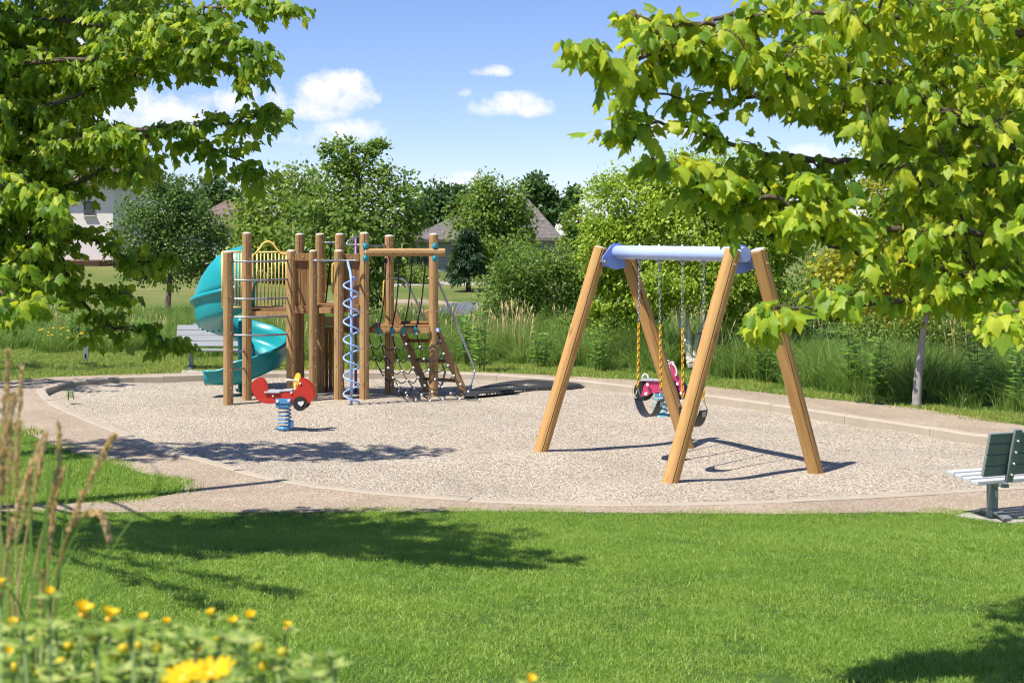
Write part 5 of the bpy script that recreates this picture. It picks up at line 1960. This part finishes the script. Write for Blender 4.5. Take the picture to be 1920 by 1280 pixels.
def near_maple(name, label, trunk_pts, trunk_r, limbs, fills, leaf, material, group, nparts=300, extra=None, seed=1, per_twig=(12, 18), twig_len=(.22, .5), step=.16):
    rng = np.random.default_rng(seed)
    t0 = Vector(trunk_pts[0])
    root = thing(name, label, 'tree', (t0.x, t0.y, gz(t0.x, t0.y)), group)
    mb = MB(); limb_tube(mb, trunk_pts, trunk_r, trunk_r * .35, 12, 4); mb.build('trunk', 'grey_bark', root)
    nodes = []     # (position, direction, weight)
    tr = smooth_closed([Vector(p) for p in trunk_pts], 6, False)
    limb_nodes = []
    for lm in limbs:
        pts = [at(*p) for p in lm]
        # join to the trunk
        near = min(tr, key=lambda q: (q - (pts[0] + Vector((0, 0, -.5)))).length)
        pts = [pts[0]] + [q + Vector(rng.normal(size=3)) * .05 for q in pts[1:-1]] + [pts[-1]]
        pl = smooth_closed([near] + pts, 7, False)
        pl = [pl[0]] + [q + Vector(rng.normal(size=3)) * .010 for q in pl[1:]]
        L = sum((pl[i + 1] - pl[i]).length for i in range(len(pl) - 1))
        mb = MB(); r0 = .0026 * L + .007
        m = len(pl)
        mb.tube(pl, [r0 * (1 - i / (m - 1)) ** .8 + .003 for i in range(m)], 7)
        mb.build('limb', 'bark', root)
        acc = 0
        for i in range(len(pl) - 1):
            sg = pl[i + 1] - pl[i]
            acc += sg.length
            limb_nodes.append(pl[i])
            if acc > step and i > 5:
                acc = 0
                nodes.append((pl[i], sg.normalized(), i / m))
        nodes.append((pl[-1], (pl[-1] - pl[-2]).normalized(), 1.0)); nodes.append((pl[-1], (pl[-1] - pl[-2]).normalized(), 1.0))
    twigs = []
    for p, d, w in nodes:
        for rep in range(2):
            dv_ = Vector(rng.normal(size=3)); dv_.z *= .6
            dr = (d * .8 + dv_ * .55).normalized()
            ln = rng.uniform(*twig_len) * (1.15 - .5 * w)
            twigs.append((p, p + dr * ln + Vector((0, 0, -.05 * ln))))
    targets = []
    for (poly, d0, d1, n) in fills:
        xs_ = [q[0] for q in poly]; ys_ = [q[1] for q in poly]
        c = 0
        while c < n:
            px, py = rng.uniform(min(xs_), max(xs_)), rng.uniform(min(ys_), max(ys_))
            if not inside(poly, np.array([px]), np.array([py]))[0]:
                continue
            c += 1
            targets.append(at(px, py, rng.uniform(d0, d1)))
    for (cx, cy, cz, rx, ry, rzz, n) in (extra or []):
        for _ in range(n):
            dv_ = unit(rng.normal(size=3)) * rng.random() ** .45
            targets.append(Vector((cx + dv_[0] * rx, cy + dv_[1] * ry, cz + dv_[2] * rzz)))
    # branches grow outwards: each shoot starts from the nearest wood that is already there
    POS = []; AX = []; NR = []; SZ = []
    mb = MB()
    LN = np.array([tuple(p) for p in limb_nodes + tr[len(tr) // 3:]])
    big = np.full(len(LN), .02)
    T_ = np.array([tuple(q) for q in targets]) if targets else np.zeros((0, 3))
    left = list(range(len(T_)))
    if left:
        dist = np.full(len(T_), 1e9); src_i = np.zeros(len(T_), int)
        D0 = ((T_[:, None, :] - LN[None]) ** 2).sum(-1)
        src_i = D0.argmin(1); dist = D0.min(1)
        alive = np.ones(len(T_), bool)
        for _ in range(len(T_)):
            k = int(np.where(alive, dist, 1e9).argmin())
            alive[k] = False
            e = Vector(T_[k]); a0 = Vector(LN[src_i[k]]); L_ = (e - a0).length
            r_a = min(big[src_i[k]] * .8, .005 + .008 * L_)
            mid = a0.lerp(e, .5) + Vector((rng.normal() * .08 * L_, rng.normal() * .08 * L_, .10 * L_))
            pl = smooth_closed([a0, mid, e], 4, False)
            m_ = len(pl)
            mb.tube(pl, [r_a + (.003 - r_a) * q / (m_ - 1) for q in range(m_)], 5, False)
            tl_ = min(L_ * .9, rng.uniform(*twig_len) * 1.1)
            twigs.append((e + (mid - e).normalized() * tl_, e))
            newp = np.array([tuple(pl[q]) for q in range(2, m_)])
            base_i = len(LN)
            LN = np.concatenate([LN, newp]); big = np.concatenate([big, [max(.004, r_a + (.003 - r_a) * q / (m_ - 1)) for q in range(2, m_)]])
            dn_ = ((T_[:, None, :] - newp[None]) ** 2).sum(-1)
            bi = dn_.argmin(1); bd = dn_.min(1)
            up_ = bd < dist
            dist = np.where(up_, bd, dist); src_i = np.where(up_, base_i + bi, src_i)
    for a, e in twigs:
        mid = a.lerp(e, .5) + Vector((0, 0, .02))
        mb.tube([a, mid, e], [.004, .003, .002], 4, False)
        d = (e - a)
        d = d.normalized() if d.length > 1e-4 else Vector((0, 0, -1))
        n = rng.integers(*per_twig)
        for k in range(n):
            t = .15 + .85 * (k // 2 * 2) / n
            if k >= n - 4: t = 1.0
            p = a.lerp(mid, t * 2) if t < .5 else mid.lerp(e, t * 2 - 1)
            az = rng.random() * 6.28
            o = Vector((math.cos(az), math.sin(az), 0)) * .8 + d * .5
            o.normalize()
            pet = o * rng.uniform(.03, .07) + Vector((0, 0, rng.uniform(-.02, .02)))
            POS.append(p + pet)
            dr = rng.uniform(.3, 1.7)
            AX.append((o * .8 + Vector(rng.normal(size=3)) * .3 + Vector((0, 0, -dr))))
            NR.append(o * .7 + Vector((-.26, -.30, .6)) + Vector(rng.normal(size=3)) * .42)
            SZ.append(leaf * rng.uniform(.5, 1.2))
    mb.build('twigs', 'bark', root)
    POS = np.array(POS); AX = np.array(AX); NR = np.array(NR); SZ = np.array(SZ)
    # the leaves that show largest become parts of their own
    px = 960 + POS[:, 0] / POS[:, 1] * F; py = HOR + (EYE - POS[:, 2]) / POS[:, 1] * F
    vis = (px > 5) & (px < 1915) & (py > 5) & (py < 1275)
    score = np.where(vis, SZ / POS[:, 1], 0)
    top = np.argsort(-score)[:nparts]
    msk = np.ones(len(POS), bool); msk[top] = False
    FO = rng.uniform(.1, 1.0, len(POS)); CU = rng.uniform(-.1, .75, len(POS))
    me = leaves_mesh('crown', POS[msk], AX[msk], NR[msk], SZ[msk], material, LEAF_MAPLE, LEAF_MAPLE_F, None, FO[msk], CU[msk])
    link('crown', me, root)['kind'] = 'stuff'
    if material not in LEAFMESH:
        LEAFMESH[material] = [leaves_mesh('leaf', np.zeros((1, 3)), np.array([[0, 1., 0]]), np.array([[0, 0, 1.]]), np.array([1.0]), material, LEAF_MAPLE, LEAF_MAPLE_F, np.array([0.0]), np.array([f_]), np.array([c_])) for f_, c_ in ((.15, .1), (.4, .5), (.65, .25), (.9, .6), (.3, .75), (.55, 0.))]
    x, a_, n_ = leaf_frames(AX[top], NR[top])
    off = OFF[root.name]
    for i, k in enumerate(top):
        o = bpy.data.objects.new('leaf', LEAFMESH[material][i % 6])
        COL.objects.link(o)
        o.parent = root
        s_ = SZ[k]
        m = Matrix(((x[i][0] * s_, a_[i][0] * s_, n_[i][0] * s_, POS[k][0] - off.x), (x[i][1] * s_, a_[i][1] * s_, n_[i][1] * s_, POS[k][1] - off.y), (x[i][2] * s_, a_[i][2] * s_, n_[i][2] * s_, POS[k][2] - off.z), (0, 0, 0, 1)))
        o.matrix_local = m
    return root


# left maple
near_maple('left_maple', 'large maple overhanging the picture from the left side', [(-6.5, 12.6, .1), (-6.4, 12.5, 1.6), (-6.3, 12.4, 3.2), (-6.1, 12.3, 5.2), (-6.0, 12.3, 7.4)], .17,
           [[(-330, 150, 11.5), (0, 60, 10.2), (250, 40, 9.6), (400, 25, 9.2), (520, 12, 9)],
            [(-330, 250, 11.5), (0, 150, 10), (250, 100, 9.3), (400, 80, 8.9), (490, 95, 8.8)],
            [(-330, 330, 11.5), (50, 230, 10), (250, 150, 9.5), (370, 125, 9.2), (450, 130, 9.0)],
            [(-330, 330, 11.5), (50, 270, 10), (280, 262, 9.5), (400, 250, 9.2), (480, 215, 9.1)],
            [(-330, 380, 11.5), (100, 330, 10.2), (290, 285, 9.7), (400, 282, 9.5), (475, 315, 9.4)],
            [(-330, 430, 11.5), (60, 420, 10.8), (210, 465, 10.6), (285, 495, 10.5)],
            [(-330, 480, 11.5), (50, 520, 11), (170, 585, 10.8), (240, 628, 10.7), (315, 642, 10.7)],
            [(-330, 440, 11.5), (60, 440, 10.8), (160, 520, 10.6), (200, 550, 10.5)],
            [(-300, 430, 9.6), (-60, 520, 8.2), (40, 580, 7.7)],
            [(-300, 320, 9.5), (-60, 340, 8.3), (80, 385, 8)],
            [(-300, 60, 10.5), (0, -60, 9.8), (250, -90, 9.4), (400, -110, 9.2)],
            [(-300, -100, 10.5), (0, -250, 10), (250, -300, 9.8)]],
           [([(-80, -60), (300, -60), (370, 50), (390, 100), (290, 130), (220, 190), (220, 260), (310, 300), (310, 325), (240, 350), (120, 340), (110, 420), (120, 440), (110, 500), (110, 550), (80, 590), (-80, 610)], 9.6, 11.7, 600),
            ([(-80, 0), (160, 0), (130, 300), (90, 540), (-80, 600)], 10.0, 11.9, 430),
            ([(150, 20), (430, 30), (450, 100), (360, 140), (180, 120)], 8.8, 10, 70)],
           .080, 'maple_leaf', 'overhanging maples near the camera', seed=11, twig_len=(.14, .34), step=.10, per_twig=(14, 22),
           extra=[(-5.5, 9.5, 6.4, 2.8, 1.15, 1.2, 560), (-5.4, 15.5, 5.9, 1.8, .8, .5, 380), (-7.0, 15.4, 5.2, 1.6, 1.1, .6, 340), (-7.2, 9.6, 4.8, 1.5, 1.3, 1.4, 340)])
# right maple
near_maple('right_maple', 'maple with big bright leaves reaching in from the right edge', [(5.2, 6.9, .5), (5.15, 6.9, 1.8), (5.1, 6.9, 3.0), (5.0, 6.9, 4.6), (4.9, 6.8, 6.4)], .15,
           [[(2250, 330, 6.8), (1920, 275, 6.4), (1740, 190, 6.1), (1580, 140, 6.0), (1440, 118, 5.9), (1300, 100, 5.8), (1180, 95, 5.7), (1110, 115, 5.6)],
            [(2250, 150, 6.8), (1900, 60, 6.3), (1650, 40, 6.1), (1400, 35, 6.0), (1270, 20, 5.9), (1190, 35, 5.9)],
            [(2250, 420, 6.8), (1900, 330, 6.4), (1700, 250, 6.3), (1480, 185, 6.1), (1330, 165, 6.0), (1215, 165, 5.9)],
            [(2250, 450, 6.8), (1920, 400, 6.3), (1650, 350, 6.1), (1450, 300, 6.0), (1290, 268, 5.9), (1185, 258, 5.8)],
            [(2250, 500, 6.8), (1900, 450, 6.1), (1650, 400, 6.0), (1450, 350, 5.9), (1340, 345, 5.8), (1270, 320, 5.8)],
            [(2250, 600, 6.8), (1920, 550, 6.1), (1750, 570, 5.9), (1580, 572, 5.7), (1450, 582, 5.6)],
            [(2250, 560, 6.8), (1920, 500, 6.2), (1740, 470, 6.0), (1600, 460, 5.9), (1500, 430, 5.8)],
            [(2250, 600, 6.6), (1960, 570, 5.9), (1880, 590, 5.8)],
            [(2250, 0, 6.8), (1900, -90, 6.4), (1600, -120, 6.2), (1350, -110, 6.1)]],
           [([(1480, -40), (1960, -40), (1960, 570), (1780, 560), (1600, 540), (1570, 460), (1650, 350), (1620, 240), (1480, 200), (1400, 130)], 5.7, 7.4, 270),
            ([(1700, 0), (1960, 0), (1960, 540), (1740, 540)], 6.4, 8.0, 200),
            ([(1330, 320), (1580, 340), (1590, 440), (1480, 450), (1360, 400)], 5.7, 6.2, 34),
            ([(1180, 60), (1450, 30), (1450, 150), (1200, 120)], 5.7, 6.1, 26)],
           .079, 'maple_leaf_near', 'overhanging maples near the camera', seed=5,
           extra=[(5.4, 7.0, 5.6, 1.0, 1.0, .7, 20)], per_twig=(11, 17), step=.13, twig_len=(.08, .22))
# a third maple stands outside the picture at left; its shade falls on the far path
near_maple('shade_maple', 'maple at far left whose shadow falls across the far path', [(-11.0, 23.0, .1), (-11, 23, 1.6), (-11, 23, 3.2), (-11, 23, 5.0)], .12,
           [[(-330, 430, 23), (-200, 400, 23)], [(-330, 330, 23), (-250, 260, 22.6)], [(-400, 330, 23), (-480, 260, 23.6)]],
           [], .10, 'maple_leaf', 'overhanging maples near the camera', nparts=0, seed=9, extra=[(-9.9, 23.4, 4.0, 1.5, .9, .9, 110), (-11.3, 26.2, 4.0, 2.2, 1.2, 1.2, 140)])

# ------------------------------------------------------------------ FOREGROUND: reed grass and yellow daisies
rg = thing('feather_reed_grass', 'clump of tan feathery reed grass plumes at the left edge', 'ornamental grass', (-1.0, 2.6, gz(-1.0, 2.6)))
def plume(pts, r, n):
    q = MB(); pl = smooth_closed([Vector(p) for p in pts], 5, False)
    q.tube(pl, [.0016] * len(pl), 5); st = q.build('stalk', 'straw', rg)
    P_ = []; A_ = []; N_ = []
    k0 = int(len(pl) * .45)
    for _ in range(n):
        t = random.random()
        i = min(len(pl) - 2, k0 + int(t * (len(pl) - 1 - k0)))
        p = pl[i].lerp(pl[i + 1], random.random()); d = (pl[i + 1] - pl[i]).normalized()
        rr = r * math.sin(math.pi * min(.97, .12 + .85 * t)) ** .8
        o = Vector((random.gauss(0, 1), random.gauss(0, 1), random.gauss(0, 1))) * rr * .45
        P_.append(p + o); A_.append(d + o.normalized() * .35); N_.append(Vector((random.gauss(0, 1), random.gauss(0, 1), random.gauss(0, 1))))
    link('plume', leaves_mesh('plume', np.array(P_), np.array(A_), np.array(N_), RNG.uniform(.007, .015, len(P_)), 'straw', LEAF_DIA * np.array([.7, 1, 1]), LEAF_DIA_F), st)
    return st


for (pts, r) in (([(20, 1300, 2.6), (15, 1000, 2.55), (18, 800, 2.5), (14, 655, 2.45)], .012), ([(40, 1300, 2.7), (30, 1000, 2.65), (32, 850, 2.6), (40, 690, 2.55)], .013),
                 ([(0, 1300, 2.4), (0, 1000, 2.4), (5, 860, 2.4), (12, 700, 2.4)], .013), ([(85, 1300, 2.5), (115, 1050, 2.45), (160, 920, 2.4), (214, 815, 2.35)], .012),
                 ([(30, 1300, 2.5), (70, 1040, 2.5), (105, 900, 2.45), (112, 800, 2.45)], .008), ([(10, 1300, 2.6), (40, 1060, 2.6), (70, 900, 2.55), (84, 820, 2.55)], .009),
                 ([(75, 1300, 2.45), (100, 1100, 2.4), (135, 985, 2.35), (185, 962, 2.3), (203, 1005, 2.3)], .008), ([(-5, 1300, 2.3), (5, 1100, 2.3), (30, 960, 2.3), (75, 830, 2.3)], .010),
                 ([(50, 1300, 2.55), (20, 1080, 2.55), (45, 960, 2.5), (60, 880, 2.5)], .007), ([(-30, 1300, 2.4), (-15, 1000, 2.4), (0, 880, 2.4), (28, 740, 2.4)], .013),
                 ([(70, 1300, 2.5), (85, 1130, 2.5), (100, 960, 2.5), (118, 885, 2.5)], .007), ([(60, 1300, 2.4), (72, 1200, 2.4), (80, 1130, 2.4), (78, 1075, 2.4)], .006)):
    plume([at(*p) for p in pts], r * .4, 170)
rb_ = np.random.default_rng(4)
q = MB()
for k in range(26):
    a = at(rb_.uniform(-60, 110), 1320, rb_.uniform(2.3, 2.8)); b = a + Vector((rb_.normal() * .09, rb_.normal() * .08, rb_.uniform(.2, .45)))
    m_ = a.lerp(b, .55) + Vector((0, 0, .05))
    pl = smooth_closed([a, m_, b], 3, False); w_ = .0022
    vs = []
    for i, p in enumerate(pl):
        ww = w_ * (1 - (i / (len(pl) - 1)) ** 2) + .0004
        vs += [p - X1 * ww, p + X1 * ww]
    q.add(vs, [(2 * i, 2 * i + 1, 2 * i + 3, 2 * i + 2) for i in range(len(pl) - 1)], True)
q.build('blades', 'weed_leaf', rg)

# daisies
def daisy_head(parent, c, up, r, full=True, openness=.35):
    up = up.normalized(); a = up.orthogonal().normalized(); b = up.cross(a)
    hd = MB(); hd.ball(c, r * .27, 10, 6, (1, 1, .7)); ds = hd.build('flower', 'yellow_panel', parent)
    n = 13
    for k in range(n):
        an = 2 * math.pi * k / n + random.uniform(-.1, .1)
        d = (a * math.cos(an) + b * math.sin(an)) * (1 - openness * .5) + up * openness
        d.normalize()
        me = leaves_mesh('petal', np.array([tuple(c + d * r * .12)]), np.array([tuple(d)]), np.array([tuple(up)]), np.array([r * random.uniform(.9, 1.05)]), 'petal', np.array([(0, 0, 0), (.16, .4, .03), (.13, .85, .0), (0, 1, -.04), (-.13, .85, 0), (-.16, .4, .03)]), [(0, 1, 5), (1, 2, 5), (2, 4, 5), (2, 3, 4)])
        link('petal', me, ds)


flow = [(154, 1152, 1.9, .019), (203, 1160, 1.9, .018), (270, 1162, 2.0, .011), (313, 1168, 2.0, .009), (397, 1153, 2.05, .011), (438, 1169, 2.0, .011), (470, 1157, 2.0, .011), (536, 1177, 2.0, .011),
        (592, 1237, 1.9, .009), (345, 1272, 1.55, .024), (398, 1264, 1.55, .026), (370, 1226, 1.8, .010), (22, 1172, 1.9, .011), (18, 1226, 1.8, .010), (0, 1098, 2.0, .012), (995, 1277, 1.75, .010), (92, 1112, 2.0, .010)]
buds = [(128, 1210), (176, 1195), (232, 1214), (258, 1210), (294, 1214), (26, 1250), (180, 1250), (275, 1258), (322, 1254), (242, 1176), (410, 1194), (485, 1212), (495, 1248), (372, 1188), (75, 1262), (115, 1240), (530, 1222), (450, 1250), (212, 1232), (60, 1200)]
plants = [(0, 110), (110, 230), (230, 340), (340, 450), (450, 620), (970, 1020)]
dl = ['yellow daisy plant at the far left corner under the reed grass', 'yellow daisy plant with two large open blooms at left', 'yellow daisy plant with small buds, third from the left corner', 'yellow daisy plant with two big blooms cut by the bottom edge', 'yellow daisy plant at the right end of the flower bed', 'lone small yellow bloom at the bottom centre edge']
for pi, (x0, x1) in enumerate(plants):
    cx_ = at((x0 + x1) / 2, 1300, 1.9)
    zb_ = gz(cx_.x, cx_.y)
    dp_ = thing('daisy_plant', dl[pi], 'flower', (cx_.x, cx_.y, zb_), 'yellow daisy plants in the foreground')
    heads = [f for f in flow if x0 <= f[0] < x1]
    bds = [b for b in buds if x0 <= b[0] < x1]
    P_ = []; A_ = []; N_ = []; S_ = []
    mb = MB()
    tips = [(at(f[0], f[1], f[2]), f[3]) for f in heads] + [(at(b[0], b[1], random.uniform(1.7, 2.0)), 0) for b in bds]
    for _ in range(24 if x0 < 900 else 2):
        tips.append((at(random.uniform(x0 - 20, x1 + 10), random.uniform(1160, 1290) + max(0, (x0 - 300) * .16), random.uniform(1.6, 2.15)), -1))
    for (tp, r) in tips:
        bs = Vector((tp.x + random.uniform(-.08, .08), tp.y + random.uniform(-.08, .08), zb_))
        md_ = bs.lerp(tp, .6) + Vector((random.uniform(-.02, .02), random.uniform(-.02, .02), 0))
        mb.tube([bs, md_, tp], [.004, .003, .002], 5)
        upv = Vector((random.uniform(-.3, .3), random.uniform(-.5, .1), 1))
        if r > 0:
            daisy_head(dp_, tp, upv if r < .022 else Vector((-.1, -.25, .9)), r, openness=.75 if r < .022 else .3)
        elif r == 0:
            q = MB(); q.ball(tp, .0075, 8, 5, (1, 1, .9)); q.build('bud', 'bud', dp_)
        ln = 11
        for k in range(ln):
            t = .42 + .56 * k / (ln - 1)
            p = bs.lerp(md_, t / .6) if t < .6 else md_.lerp(tp, (t - .6) / .4)
            an = k * 1.57 + random.uniform(-.4, .4)
            d = Vector((math.cos(an), math.sin(an), random.uniform(-.2, 1.3)))
            P_.append(p); A_.append(d); N_.append(Vector((-d.x * .4, -d.y * .4, 1))); S_.append(random.uniform(.028, .06) * (1.1 - .35 * t))
        for k in range(5):
            an = k * 1.25
            d = Vector((math.cos(an), math.sin(an), .3)); P_.append(tp - Vector((0, 0, .006))); A_.append(d); N_.append(Vector((0, 0, 1))); S_.append(.026)
    mb.build('stems', 'green_stem', dp_)
    link('leaves', leaves_mesh('leaves', np.array(P_), np.array(A_), np.array(N_), np.array(S_), 'daisy_leaf', LEAF_OVAL * np.array([.72, 1, 1]), LEAF_OVAL_F), dp_)
